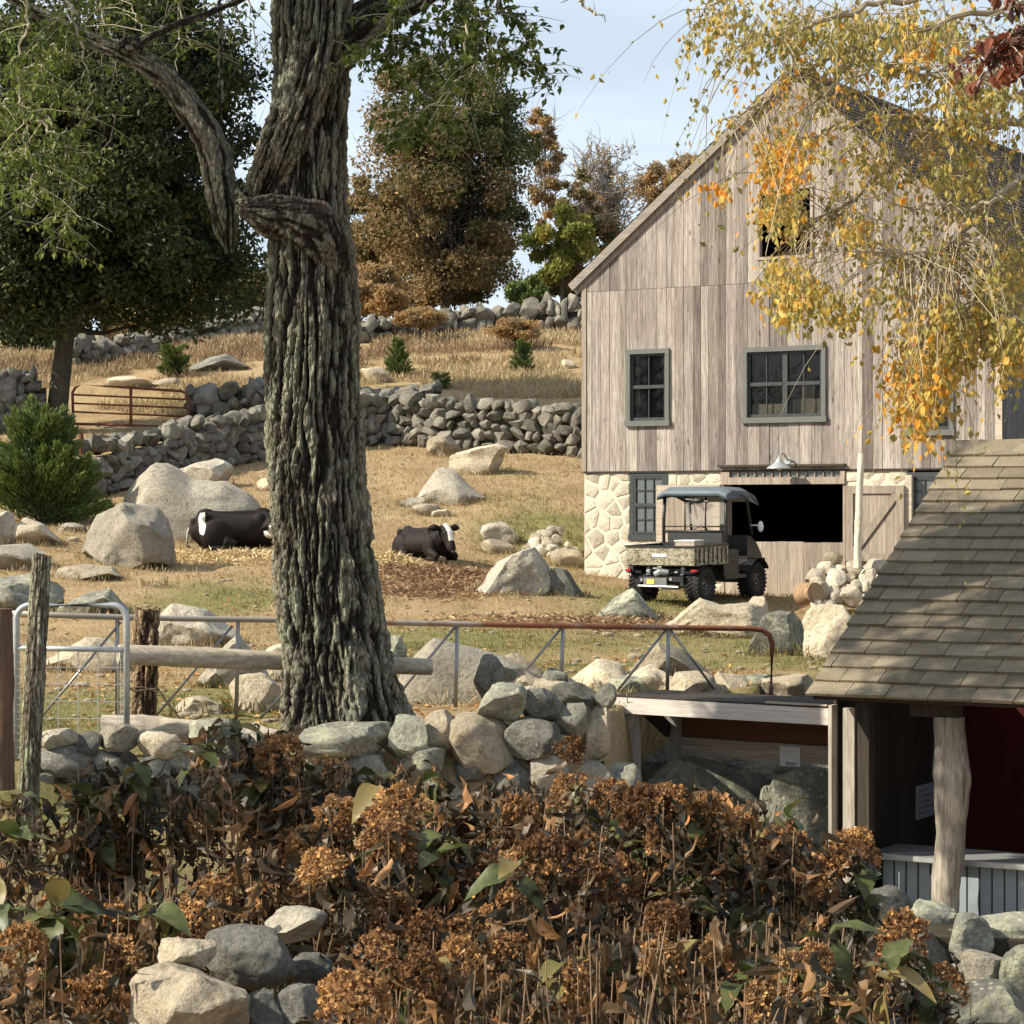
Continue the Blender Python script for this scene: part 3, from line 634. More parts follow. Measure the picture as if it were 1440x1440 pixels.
BL('lichen covered dark boulder behind the mossy post', -40, 90, 806, 866, M_rock_l, .8, rough=.18)
BL('low mottled boulder behind the right half of the pipe gate', 76, 186, 826, 868, M_rock_l, .8, [(-1, .5), (0, .9), (.4, 1), (1, .3)])
BL('rounded boulder right behind the cedar stump post', 213, 342, 845, 908, M_rock, .8, [(-1, .7), (-.5, 1), (.2, .85), (1, .35)], 5)
BL('long pale boulder seen through the wire of the pipe gate', 58, 182, 895, 946, M_rock_w, .6, [(-1, .5), (0, 1), (.6, .95), (1, .6)])
BL('pointed grey boulder behind the weathered log rail', 278, 384, 890, 966, M_rock, .8, [(-1, .3), (-.3, .8), (.1, 1), (1, .35)])
BL('big cream boulder at the foot of the furrowed trunk, left side', 320, 415, 945, 1004, M_rock_w, .8)
BL('flat oval stone in the grass left of the furrowed trunk', 244, 322, 978, 1008, M_rock_w, .7)
BL('light boulder half hidden behind the trunk, at log rail height', 366, 430, 905, 960, M_rock_w, .8)
BL('squared pale boulder, the farther one of the pair near the far wall', 599, 650, 611, 643, M_rock_w, .9, facets=12)
BL('large rounded pale boulder, the nearer one of the pair near the far wall', 631, 715, 624, 666, M_rock_w, .8)
BL('angular boulder with a lit left face and a dark right face in mid pasture', 588, 690, 656, 708, M_rock, .8, [(-1, .4), (-.45, 1), (0, .95), (.4, .6), (1, .25)], facets=14, rough=.08)
BL('flat broken rock at the left foot of the angular boulder', 560, 604, 699, 713, M_rock, .8, sub=3)
BL('small loose stone in front of the angular boulder', 578, 622, 708, 723, M_rock_w, .8, sub=3)
BL('tiny stone lying right of the angular boulder front', 606, 632, 716, 725, M_rock_w, .8, sub=3)
BL('grey-white boulder at the left end of the rubble beside the barn', 676, 730, 733, 762, M_rock, .9)
BL('flat buried slab below the rubble beside the barn', 676, 722, 758, 778, M_rock_w, .9, sub=3)
BL('big speckled boulder in front of the rubble, left of the barn corner', 666, 780, 768, 838, M_rock, .8, [(-1, .3), (-.4, .75), (.2, .95), (.5, 1), (1, .6)], 5, facets=7)
BL('dark wedge shaped boulder leaning at the right of the big speckled one', 771, 825, 795, 842, M_rock_g, .8, [(-1, 1), (0, .9), (1, .2)])
BL('low pale boulder close to the barn corner', 773, 820, 771, 797, M_rock_w, .9)
BL('grooved greenish ledge in front of the left rear wheel', 830, 930, 825, 872, M_rock_l, .8, [(-1, .2), (-.3, .75), (.2, 1), (.6, .6), (1, .2)], rough=.16)
BL('broad pale ledge in front of the utility vehicle', 930, 1084, 836, 895, M_rock_w, .7, [(-1, .45), (-.7, .6), (-.3, .95), (.1, .8), (.6, .85), (.85, .8), (1, .4)], 5, facets=10, rough=.16)
BL('round knob of rock on the right end of the broad ledge', 1044, 1082, 838, 868, M_rock_w, .9)
BL('speckled dark and white boulder right of the broad ledge', 1052, 1138, 858, 922, M_rock_l, .8, facets=6)
BL('upright peach-white boulder beside the shed roof edge', 1127, 1212, 849, 925, M_rock_w, .8, [(-1, .8), (-.6, 1), (.3, 1), (1, .6)], 5)
BL('very large smooth pale outcrop behind the pipe rail right of the trunk', 538, 790, 897, 1045, M_rock, .7, [(-1, .5), (-.75, .8), (-.45, 1), (0, .92), (.4, .85), (.8, .7), (1, .4)], 5, D=22.4, facets=4, rough=.09, boxy=.6)
BL('pale shoulder of rock at the right of the smooth outcrop', 672, 800, 915, 985, M_rock_w, .8, [(-1, .7), (-.2, 1), (.4, .7), (1, .2)], 4, D=22.8)
BL('small grey boulder just right of the big trunk', 530, 572, 893, 935, M_rock_l, .9)
BL('low cream boulder between the second and third fence uprights', 790, 895, 925, 985, M_rock_w, .8, [(-1, .5), (0, 1), (.6, .9), (1, .4)], D=23.1)
BL('broad lichen spotted boulder behind the last fence uprights', 880, 1026, 900, 972, M_rock_w, .8, [(-1, .5), (-.4, 1), (0, .9), (.6, .5), (1, .2)], 5, D=23.3)
BL('dark sloping ledge under the low bench, left part', 895, 1100, 1066, 1230, M_rock_l, .45, [(-1, .85), (-.5, 1), (.3, .9), (1, .55)], 5, D=21.0, facets=6, boxy=.7)
BL('lichen covered ledge under the low bench against the shed', 1062, 1196, 1078, 1270, M_rock_l, .45, [(-1, .9), (0, 1), (1, 1)], 5, boxy=.8, D=20.75, facets=6)
BL('dark flat boulder in the upper pasture right of the round juniper', 262, 352, 497, 521, M_rock_g, .6, [(-1, .3), (-.3, .8), (.3, 1), (1, .4)])
BL('flat pink slab lying in the upper pasture behind the rusty gate', 150, 216, 529, 545, M_rock_w, .7, sub=3)
BL('low stone right of the flat pink slab', 214, 256, 531, 542, M_rock_w, .7, sub=3)
BL('small pale boulder at the foot of the middle juniper', 508, 548, 516, 540, M_rock_w, .9, sub=3)
BL('small light stone alone in the upper pasture near the barn', 790, 808, 505, 517, M_rock_w, .9, sub=3)
BL('pebble sized stone in the upper pasture right of the low dark juniper', 668, 680, 520, 528, M_rock_w, .9, sub=2)
BL('stone lying in the grass left of the trunk near the diagonal wall', 360, 392, 672, 690, M_rock_w, .9, sub=3)
BL('half buried grey stone near the mossy post, lit patch', 200, 236, 819, 828, M_rock_w, .9, sub=2)
BL('dark boulder in the grass right of the cedar bush foot', 82, 122, 735, 752, M_rock, .9, sub=3)

BL('long dark ledge low behind the back rail of the low bench', 880, 1205, 1040, 1230, M_rock_l, .25, [(-1, .85), (-.5, 1), (.3, .9), (1, .95)], 4, D=21.75, facets=6, boxy=.9)
# ---------------------------------------------------------------- dry stone walls
def wall(label, path, H, ss, kmat, seed=1, thick=.7, group='dry stone walls crossing the farm', cap=None, jag=.35, Hs=None, sub=2):
    """path: world (x,y) points; builds stones in rough courses, two deep, over a dark core added to block light"""
    r = np.random.default_rng(seed); path = np.array(path, float); seg = np.linalg.norm(np.diff(path, axis=0), axis=1); cum = np.concatenate([[0], np.cumsum(seg)]); L = cum[-1]
    def at(s): return np.array([np.interp(s, cum, path[:, 0]), np.interp(s, cum, path[:, 1])])
    o0 = at(0); t = thing('stone_wall', label, 'stone wall', (o0[0], o0[1], gz1(*o0)), 0, group)
    hh = lambda s: H if Hs is None else np.interp(s/L, np.linspace(0, 1, len(Hs)), Hs)
    m = MB(); n = int(L/.5)+2; V = []
    for i in range(n):
        s = L*i/(n-1); p = at(s); d = at(min(s+.1, L))-at(max(s-.1, 0)); d /= np.linalg.norm(d); nn = np.array([-d[1], d[0]]); g = gz1(*p); h = hh(s)*.72
        for a, z in ((-.32, -.3), (-.26, h), (.26, h), (.32, -.3)): V.append((*(p+nn*thick*a), g+z))
    Fq = [(4*i+a, 4*i+a+1, 4*i+5+a, 4*i+4+a) for i in range(n-1) for a in range(3)]; m.add(V, Fq); m.build('wall_light_block', M_core, t, world=True)  # dark core added inside the wall to block light between stones
    rows = max(2, round(H/(ss*.62))); cnt = 0
    for j in range(rows):
        s = r.uniform(-.3, 0)*ss
        while s < L:
            wd = ss*r.choice([.55, .75, .95, 1.15, 1.4])*r.uniform(.85, 1.15); sc = s+wd/2; h = hh(sc)/rows
            if sc > L: break
            for side in ((-1, 1) if j >= rows-1 else (-1,)):
                if j == rows-1 and r.random() < .06: continue
                p = at(sc); d = at(min(sc+.1, L))-at(max(sc-.1, 0)); d /= np.linalg.norm(d); nn = np.array([-d[1], d[0]])
                c = p+nn*side*thick*(.27-.05*j/rows)*1.0; z = gz1(*p)+h*(j+.45)+r.uniform(-.28, .28)*h
                hz = h*.60*r.uniform(.75, 1.45)
                if j == rows-1: z += r.uniform(-.1, jag)*h; hz *= r.uniform(.9, 1.35)
                M = Matrix.Translation((c[0], c[1], z))@Matrix.Rotation(math.atan2(d[1], d[0])+r.normal(0, .15), 4, 'Z')@Euler((r.normal(0, .3), r.normal(0, .38), 0)).to_matrix().to_4x4()@Matrix.Diagonal((wd*.56, ss*.55*r.uniform(.9, 1.2), hz, 1))
                M.translation -= t.location
                link('stone', stone_mesh('w', kmat, int(r.integers(0, 8)), sub), t, M); cnt += 1
            s += wd*.93
    print('wall', label[:30], cnt); return t
def gpt(px, py, D): return ((px-720)/FPX*D, D)
wall('long shaded stone wall rising behind the pair of pale boulders and running to the barn', [gpt(560, 590, 58.5), gpt(640, 590, 57.6), gpt(730, 590, 57.2), gpt(832, 590, 56.6)], 1.12, .36, M_rock_f, 11, .9, jag=.2)
wall('stone wall with sunlit cap stones running from the cedar bush past the big trunk', [gpt(118, 640, 50.5), gpt(190, 640, 52.4), gpt(280, 640, 54.6), gpt(370, 640, 56.6), gpt(520, 640, 58.4), gpt(610, 600, 59.5)], 1.1, .34, M_rock_f, 12, .8, jag=.6)
wall('dark stone wall starting at the right post of the rusty gate', [gpt(268, 600, 62.6), gpt(330, 600, 62.4), gpt(420, 600, 61.8), gpt(560, 600, 60.8), gpt(640, 600, 60)], .95, .5, M_rock_g, 13, .9, Hs=[.95, .95, .75, .5])
wall('tumbled stone wall at the top of the upper pasture under the brown oak', [gpt(490, 460, 77.5), gpt(600, 460, 79), gpt(700, 460, 79.5), gpt(850, 460, 79)], .5, .42, M_rock_f, 14, 1.2, Hs=[.55, .6, .75, .9, .95])
wall('low ruined stone wall at the top of the upper pasture, left of the big trunk', [gpt(88, 492, 74), gpt(160, 492, 76), gpt(260, 492, 80), gpt(385, 470, 84)], .5, .45, M_rock_f, 15, 1.2, Hs=[.8, .6, .45, .6, .8])
wall('dark stone wall at the left picture edge behind the tall shade tree', [gpt(-60, 560, 61), gpt(0, 560, 61.5), gpt(62, 560, 62)], 1.5, .42, M_rock_g, 16, .9)

# wall of large field stones in front of the big trunk, each stone set by hand
fw = thing('stone_wall', 'near wall of big lichen grey field stones between the hydrangeas and the big trunk', 'stone wall', (0, 18, CZ-2), 0, 'dry stone walls crossing the farm')
m = MB(); V = []
for px, D in ((40, 17.6), (200, 18.0), (400, 18.5), (600, 18.6), (850, 18.7)):
    for off, y in ((-.02, 1230), (.1, 1080), (.55, 1070), (.75, 1230)): p = P3(px, y, D+off); V.append(p)
Fq = [(4*i+a, 4*i+a+1, 4*i+5+a, 4*i+4+a) for i in range(4) for a in range(3)]; m.add(V, Fq); m.build('wall_light_block', M_core, fw, world=True)  # core added behind the stones so no light comes through
NS = [(673,739,962,1011,0),(733,790,968,1016,1),(778,838,961,998,1),(783,829,988,1041,0),(711,787,1009,1064,1),(628,722,1004,1082,2),(596,648,1000,1052,2),(549,600,1006,1062,0),(405,556,1017,1066,0),
 (824,856,990,1068,2),(838,864,962,1000,0),(778,800,1034,1052,0),(745,800,1058,1120,3),(785,862,1070,1140,3),(640,690,1062,1100,1),(560,625,1050,1100,0),(690,760,1070,1130,1),
 (600,690,1096,1150,3),(470,545,1060,1110,1),(400,470,1060,1100,0),(355,410,1050,1100,3),(300,360,1030,1070,1),(262,330,1040,1090,3),(232,290,1045,1085,0),(196,250,1030,1066,2),(140,192,1018,1054,3),
 (98,142,1030,1062,1),(56,106,1026,1052,3),(56,134,1048,1092,1),(128,196,1056,1120,1),(188,250,1062,1120,1),(132,168,1056,1082,3),(66,106,1100,1150,3),(40,80,1085,1130,1),(100,150,1090,1150,1),(240,310,1085,1140,1),(300,380,1090,1150,1),
 (380,460,1095,1150,1),(460,540,1100,1160,1),(540,610,1096,1150,1),(700,780,1120,1180,3),(770,850,1130,1190,3),(845,900,1075,1130,0),(268,330,1012,1045,0),(330,400,1020,1062,3),(44,70,1060,1180,3),(150,230,1120,1180,1)]
MM = [M_rock_l, M_rock_g, M_rock_w, M_rock]
for i, (x0, x1, y0, y1, k) in enumerate(NS):
    D = 17.75+(x0-40)/820*.75+(.0 if (y0+y1)/2 > 1030 else .12)+(i % 3)*.04
    boulder('', x0-3, x1+3, y0-2, y1+3, MM[k], .95, sub=4 if x1-x0 > 55 else 3, D=D, sink=.05, parent=fw, name='stone', facets=10, rough=.12, seed=700+i)
# lichen-white stones behind the bench
cw = thing('stone_wall', 'row of pale lichen crusted stones behind the low bench', 'stone wall', (2, 22.5, CZ-1.6), 0, 'dry stone walls crossing the farm')
for i, (x0, x1, y0, y1, k) in enumerate([(855,900,950,985,0),(880,945,942,990,2),(925,944,960,978,1),(940,1000,948,985,2),(995,1050,948,990,2),(1040,1082,950,988,0),(1080,1140,950,980,2),(1085,1125,968,1000,1),(1120,1175,960,1000,0),(982,1018,966,984,2),(945,965,974,982,2),(836,858,958,990,0),(1060,1180,975,1020,1),(880,1060,975,1030,1),(720,760,940,962,2),(676,706,920,968,1),(740,800,950,972,2),(700,724,945,965,0),(760,792,945,970,0)]):
    ex_ = 7+(i*5) % 9; boulder('', x0-ex_, x1+ex_, y0-(i*7) % 8, y1+6, [M_rock_l, M_rock_g, M_rock_w, M_rock][k], .95, sub=4, D=22.5+(i % 3)*.25 if x0 > 835 else 19.4, sink=.3, parent=cw, name='stone', facets=9, rough=.15, seed=800+i)
# bottom right wall
rw = thing('stone_wall', 'mossy dry stone wall in the bottom right corner before the shed', 'stone wall', (2.5, 13.5, CZ-2.8), 0, 'dry stone walls crossing the farm')
for i, (x0, x1, y0, y1, k, D) in enumerate([(1204,1282,1248,1318,1,15),(1278,1342,1266,1312,0,14.6),(1336,1394,1284,1364,0,14),(1364,1460,1282,1332,0,14.2),(1318,1346,1308,1362,1,14.3),(1326,1364,1354,1382,0,13.8),(1358,1420,1338,1390,3,13.6),(1406,1470,1328,1408,0,13.5),(1330,1460,1384,1470,0,13.2),(1270,1334,1310,1372,1,14),(1150,1215,1270,1330,1,15.2),(1180,1275,1306,1380,1,14.2),(1260,1345,1365,1450,1,13.4),(1160,1270,1375,1460,1,13.2),(1100,1180,1330,1400,1,14.5),(1440,1520,1290,1360,0,14),(1460,1560,1360,1460,0,13.4),(1290,1322,1420,1450,0,13),(1215,1260,1366,1400,0,13.6)]):
    boulder('', x0-3, x1+3, y0-2, y1+3, MM[k], 1, sub=4, D=D, sink=.08, parent=rw, name='stone', facets=9, rough=.13, seed=850+i)
m = MB(); m.bar(P3(1190, 1400, 14.6), P3(1560, 1420, 14.3), .8, .9); m.build('wall_light_block', M_core, rw, world=True)  # added dark bar that keeps light out of the gaps
# bottom left pile
lw = thing('stone_pile', 'pile of large field stones in the bottom left foreground among the dry stems', 'stone pile', (-1, 8, CZ-2), 0)
for i, (x0, x1, y0, y1, k, D) in enumerate([(222,304,1314,1364,2,8.3),(288,418,1300,1390,1,8.55),(176,352,1354,1490,2,8.1),(330,402,1390,1450,1,8.3),(380,476,1384,1500,1,8.3),(368,460,1276,1325,3,9.1),(300,350,1440,1500,1,8.1),(404,470,1340,1400,1,8.7),(140,200,1420,1500,1,8.4)]):
    boulder('', x0, x1, y0, y1, MM[k], .95, sub=5, D=D, sink=.08, parent=lw, name='stone', facets=11, rough=.11, seed=900+i)
# rubble beside the barn and stone pile by the door
def pile(name, label, box, n, size, D, mat, seed, kind='stone pile'):
    r = np.random.default_rng(seed); x0, x1, y0, y1 = box; t = thing(name, label, kind, tuple(P3((x0+x1)/2, y1, D)))
    for i in range(n):
        px = r.uniform(x0, x1); k = 1-abs(px-(x0+x1)/2)/((x1-x0)/2); py = y1-(y1-y0)*min(1, k*1.6)*r.uniform(0, 1); s = size*r.uniform(.6, 1.4)
        boulder('', px-s/2, px+s/2, py-s*.36, py+s*.36, mat[i % len(mat)], .9, sub=3, D=D+r.uniform(-.3, .5)*(1 if py > (y0+y1)/2 else 0)+(y1-py)/60*.8, sink=.3, parent=t, name='stone', facets=11, seed=int(seed*50+i))
    return t
pile('rubble_pile', 'heap of small pale rubble between the boulders and the barn corner', (728, 818, 742, 792), 46, 19, 44.3, [M_rock_w, M_fstone, M_rock], 3)
sp = thing('stone_pile', 'pile of cream stones heaped against the barn door beside the birch pole', 'stone pile', tuple(P3(1190, 850, 38.3)))
for i, (x0, x1, y0, y1, D) in enumerate([(1158,1184,776,794,38.9),(1150,1176,790,808,38.8),(1132,1160,800,820,38.6),(1172,1192,794,808,38.8),(1190,1212,790,812,38.8),(1162,1192,800,828,38.5),(1185,1202,806,820,38.6),(1208,1232,800,822,38.6),(1212,1246,786,806,38.8),(1196,1212,816,830,38.4),(1206,1226,818,834,38.4),(1180,1212,824,852,38.2),(1138,1166,812,846,38.3),(1164,1186,824,846,38.3),(1234,1262,800,822,38.6),(1224,1250,818,846,38.3),(1208,1232,834,862,38.1),(1140,1156,843,854,37.9),(1158,1176,844,854,37.9),(1244,1276,826,860,38.2),(1150,1170,826,846,38.6)]):
    boulder('', x0-1, x1+1, y0-1, y1+1, [M_rock_w, M_fstone, M_fstone][i % 3], .95, sub=3, D=D, sink=.1, parent=sp, name='stone', facets=12, seed=950+i)
# ---------------------------------------------------------------- posts, rails, logs
M_moss = wood_mat('lichened_post', (.30, .29, .2), (.14, .125, .09), rv=(.95, 1.05)); M_cedar = wood_mat('cedar_post', (.42, .3, .18), (.13, .07, .04), rv=(.95, 1.05)); M_redpost = wood_mat('red_cedar_post', (.17, .105, .07), (.07, .045, .032), rv=(.95, 1.05))
def log(name, label, a, b, r, mat, cat, seed, **kw):
    a, b = np.array(a), np.array(b); t = thing(name, label, cat, tuple(a)); o = bent_log('wood', a, b, r, seed, mat, t, world=True, **kw); return t
log('fence_post', 'dark reddish cedar post at the left picture edge', P3(4, 1110, 17.2), P3(3, 856, 17.2), [.09, .085, .085], M_redpost, 'post', 4, amp=.01)
M_rail = wood_mat('pale_log', (.56, .5, .4), (.22, .18, .135), axis='x', rv=(.95, 1.05))
log('log_rail', 'pale weathered log rail reaching from the cedar stump post behind the big trunk', P3(170, 920, 19.05), P3(605, 938, 19.9), [.078, .086, .075, .068, .062], M_rail, 'rail', 8, amp=.02)
log('fallen_log', 'pale log lying along the top of the near wall below the cedar stump post', P3(140, 1024, 18.6), P3(330, 1030, 18.7), [.1, .11, .09, .05], M_rail, 'log', 9, amp=.02)
M_birch = plain('birch_bark', (.5, .45, .35), .8, 0, .2, .35, 14)
log('birch_pole', 'tall thin pale pole standing upright before the barn beside the hatch door', P3(1206, 800, 38.6), P3(1211, 638, 38.9), [.062, .058, .055, .05], M_birch, 'pole', 11, amp=.012)
log('cut_log', 'dark sawn log section lying at the left foot of the stone pile', P3(1128, 836, 38.2), P3(1146, 833, 37.9), [.17, .165, .16], M_cedar, 'log', 12, amp=.01)
# wires wound round the stump post
M_wire = plain('rusty_wire', (.12, .08, .05), .7, .4, .4)
wi = thing('fence_wire', 'loose twisted wire hanging from the cedar stump post down to the near wall', 'wire', tuple(P3(222, 960, 19.1)))
for D_, r_, pl_ in ((19.05, .008, ((170, 962), (190, 972), (222, 968), (236, 990), (258, 1016), (275, 1032))), (19.03, .006, ((176, 968), (200, 966), (224, 974))), (16.9, .005, ((55, 1040), (66, 1030), (71, 1040), (66, 1052), (55, 1050)))):
    MB().tube([P3(*p, D_) for p in pl_], r_, 5).build('strand', M_wire, wi, world=True)
# ---------------------------------------------------------------- pipe gates and fence
def pathpx(pts, D, r, rr_=.0):
    return [P3(x, y, D if np.isscalar(D) else np.interp(x, D[0], D[1])) for x, y in pts]
M_rust = N('rusty_pipe'); v = M_rust.pos(rnd=False); a = M_rust.noise(v, 2.2, 6, .75); sx = M_rust.n('SeparateXYZ'); M_rust.l(M_rust.n('NewGeometry').outputs['Position'], sx.inputs[0]); mr = M_rust.n('MapRange'); M_rust.l(sx.outputs[0], mr.inputs[0]); mr.inputs[1].default_value = -1.6; mr.inputs[2].default_value = .2; mr.inputs[3].default_value = -.22; mr.inputs[4].default_value = .08; ad = M_rust.n('Math', operation='ADD'); M_rust.l(a, ad.inputs[0]); M_rust.l(mr.outputs[0], ad.inputs[1]); c = M_rust.mix(M_rust.ramp(ad.outputs[0], [(.40, 0), (.58, 1)]), (.30, .27, .24), (.22, .085, .04)); M_rust = M_rust.fin(c, .6, .35, .4)
pf = thing('pipe_fence', 'long rusty pipe rail fence with slanting braces crossing behind the big trunk', 'fence', tuple(P3(700, 1010, 24)))
DD = ([0, 1100], [20.7, 22.3]); t_ = lambda x, y: P3(x, y, np.interp(x, *DD))
MB().tube([t_(*p) for p in ((8, 862), (100, 866), (250, 870), (400, 872), (560, 876), (720, 879), (900, 882), (1055, 884), (1072, 886), (1082, 893), (1086, 905), (1084, 985))], .026, 10).build('top_rail', M_rust, pf, world=True, smooth=True)
for (a, b) in (((335, 871), (332, 1015)), ((643, 878), (640, 1020)), ((792, 880), (788, 985)), ((940, 883), (938, 990)), ((165, 868), (165, 1010))):
    MB().tube([t_(*a), t_(*b)], .018, 8).build('upright', M_steel, pf, world=True, smooth=True)
for (a, b) in (((170, 875), (50, 1018)), ((327, 880), (215, 1012)), ((455, 915), (352, 1025)), ((640, 882), (545, 995)), ((789, 884), (715, 972)), ((936, 886), (868, 972)), ((943, 886), (1005, 970))):
    MB().tube([t_(*a), t_(*b)], .012, 6).build('brace', M_steel, pf, world=True, smooth=True)
pg = thing('pipe_gate', 'small galvanised pipe gate with wire mesh at the far left', 'gate', tuple(P3(100, 1065, 18.3)))
g_ = lambda x, y: P3(x, y, 18.3)
def rr_pts(x0, x1, y0, y1, r=16):
    pts = [(x0, y1)]+[(x0+r-r*math.cos(t), y0+r-r*math.sin(t)) for t in np.linspace(0, math.pi/2, 7)]+[(x1-r+r*math.sin(t), y0+r-r*math.cos(t)) for t in np.linspace(0, math.pi/2, 7)]+[(x1, y1)]
    return pts
MB().tube([g_(*p) for p in rr_pts(23, 178, 851, 1070, 20)], .025, 10).build('gate_frame', M_galv, pg, world=True, smooth=True)
for a_, b_ in ((911, 914), (1064, 1064)): MB().tube([g_(23, a_), g_(178, b_)], .021, 8).build('gate_rail', M_galv, pg, world=True, smooth=True)
m = MB()
for x in range(30, 178, 14 if False else 28): m.tube([g_(x+24 if x+24 < 176 else x, 914), g_(x+24 if x+24 < 176 else x, 1064)], .003, 4)
for y in range(938, 1064, 24): m.tube([g_(23, y), g_(178, y+1)], .003, 4)
for y in range(920, 1064, 10): m.tube([P3(18, y, 18.28), P3(29, y+2, 18.28)], .004, 4)
m.build('wire_mesh', M_galv, pg, world=True)
rg = thing('farm_gate', 'rusty brown tubular farm gate in the shade before the upper pasture', 'gate', tuple(P3(185, 600, 62)))
h_ = lambda x, y: P3(x, y, 62)
M_rg = plain('rust_brown', (.14, .05, .03), .7, .2, .3)
pts = [(103, 596), (102, 552), (106, 545), (114, 541), (180, 545), (255, 550), (263, 554), (266, 561), (266, 600), (185, 598), (103, 596)]
MB().tube([h_(*p) for p in pts], .036, 8).build('gate_frame', M_rg, rg, world=True, smooth=True)
for dy in (14, 26, 38): MB().tube([h_(102, 541+dy), h_(266, 548+dy)], .028, 6).build('gate_rail', M_rg, rg, world=True, smooth=True)
MB().tube([h_(184, 545), h_(184, 600)], .04, 8).build('gate_upright', M_rg, rg, world=True, smooth=True)
rp_ = thing('marker_post', 'short red topped stake beside the cedar bush', 'stake', tuple(P3(114, 640, 50))); MB().tube([P3(114, 640, 50), P3(114, 608, 50)], .05, 6).build('stake', M_rg, rp_, world=True)

# ---------------------------------------------------------------- big furrowed trunk
def bark_tube(pts, rad, k, rows, amp, seed, fr=7.0, twist=.25, zs=.7, flare=None, lump=.1):
    pts = np.asarray(pts, float); n0 = len(pts); d = np.concatenate([[0], np.cumsum(np.linalg.norm(np.diff(pts, axis=0), axis=1))]); s = np.linspace(0, d[-1], rows)
    from numpy import interp
    # smooth resample
    C = np.stack([interp(s, d, pts[:, i]) for i in range(3)], 1); R = interp(s, d, rad)
    kern = np.hanning(max(3, int(rows*.09))|1); kern /= kern.sum(); pad = len(kern)//2
    for i in range(3):
        e = np.concatenate([2*C[0, i]-C[1:pad+1, i][::-1], C[:, i], 2*C[-1, i]-C[-pad-1:-1, i][::-1]]); C[:, i] = np.convolve(e, kern, 'valid')
    e = np.pad(R, pad, 'edge'); R = np.convolve(e, kern, 'valid')
    T = np.gradient(C, axis=0); T /= np.linalg.norm(T, axis=1)[:, None]
    ref = np.array([0.05, 1, .05]); A = ref-T*(T@ref)[:, None]; A /= np.linalg.norm(A, axis=1)[:, None]; B = np.cross(T, A)
    th = np.arange(k)*2*math.pi/k; TH_, SS = np.meshgrid(th, s); r0 = np.mean(R)
    tw = TH_+twist*SS
    P = np.stack([np.cos(tw)*r0*fr, np.sin(tw)*r0*fr, SS*zs], -1).reshape(-1, 3)
    wob = (fbm(P*np.array([.3, .3, 1.2])+5, seed+40, 3)-.5)*1.3; P2 = P.copy(); P2[:, 0] += wob; P2[:, 1] += wob
    n1 = 1-np.abs(fbm(P2, seed, 2)*2-1)*3.6; n2 = 1-np.abs(fbm(P2*np.array([2.0, 2.0, 2.6])+9, seed+1, 2)*2-1)*3.2; n3 = fbm(P*np.array([3, 3, 16]), seed+2, 3)
    n4 = fbm(P2*np.array([3.4, 3.4, 3.0]), seed+8, 3)
    big = fbm(np.stack([np.cos(TH_)*1.2, np.sin(TH_)*1.2, SS*.9], -1).reshape(-1, 3), seed+3, 3)-.5
    n5 = fbm(P*np.array([4.2, 4.2, 7.5])+31, seed+12, 3); n6 = 1-np.abs(fbm(P*np.array([1.1, 1.1, 5.5])+17, seed+15, 3)*2-1)*5
    h = -np.clip(n1, 0, 1)**.7*1.05-np.clip(n2, 0, 1)**.7*.5+(n3-.5)*.6+(n4-.5)*.7+(n5-.5)*.95-np.clip(n6, 0, 1)*.38
    disp = (h*amp).reshape(rows, k)+big.reshape(rows, k)*lump*2*R[:, None]
    Rr = R[:, None]+disp
    if flare is not None: Rr = Rr*(1+flare(SS, TH_))
    V = C[:, None]+Rr[..., None]*(A[:, None]*np.cos(th)[None, :, None]+B[:, None]*np.sin(th)[None, :, None])
    i = np.arange(rows-1)[:, None]*k; j = np.arange(k)[None]; j2 = (j+1) % k
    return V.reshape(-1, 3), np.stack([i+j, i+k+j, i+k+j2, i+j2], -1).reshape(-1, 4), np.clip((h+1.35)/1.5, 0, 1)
def bark_mat(name, ridge, lich, fur):
    q = N(name); v = q.pos(rnd=False); h = q.attr(); a = q.noise(v, 2.4, 6, .7); b = q.noise(q.pos((42, 42, 9), rnd=False), 1, 6, .8, .5)
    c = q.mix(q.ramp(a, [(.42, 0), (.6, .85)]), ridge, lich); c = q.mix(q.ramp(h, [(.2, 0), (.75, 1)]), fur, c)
    c = q.mix(.95, c, q.ramp(b, [(.28, .3), (.6, 1.35)]), 'MULTIPLY'); vo = q.n('TexVoronoi', feature='DISTANCE_TO_EDGE'); q.l(q.pos((26, 26, 9), rnd=False), vo.inputs['Vector']); vo.inputs['Scale'].default_value = 1.1; cr = q.ramp(vo.outputs['Distance'], [(.0, .25), (.12, 1)]); c = q.mix(.55, c, cr, 'MULTIPLY'); q.bump(q.mix(.4, b, cr), 1, .035); return q.fin(c, .95, 0, .1)
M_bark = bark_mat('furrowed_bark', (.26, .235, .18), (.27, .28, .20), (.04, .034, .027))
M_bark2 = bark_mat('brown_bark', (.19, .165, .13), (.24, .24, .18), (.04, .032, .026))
lp = thing('fence_post', 'slim lichen green post standing alone at the far left', 'post', tuple(P3(35, 1215, 15)))
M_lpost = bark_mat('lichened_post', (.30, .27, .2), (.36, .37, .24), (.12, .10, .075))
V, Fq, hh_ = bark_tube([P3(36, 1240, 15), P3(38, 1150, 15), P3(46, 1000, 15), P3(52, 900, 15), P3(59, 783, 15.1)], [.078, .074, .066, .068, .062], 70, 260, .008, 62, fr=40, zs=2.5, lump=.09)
V[-70:, 2] += (fbm(V[-70:]*18, 5, 3)-.5)*.05; m = MB().add(V, Fq, hh_); m.add(np.vstack([V[-70:], V[-70:].mean(0)]), [(a, (a+1) % 70, 70) for a in range(70)], .6); m.build('wood', M_lpost, lp, world=True, smooth=True)
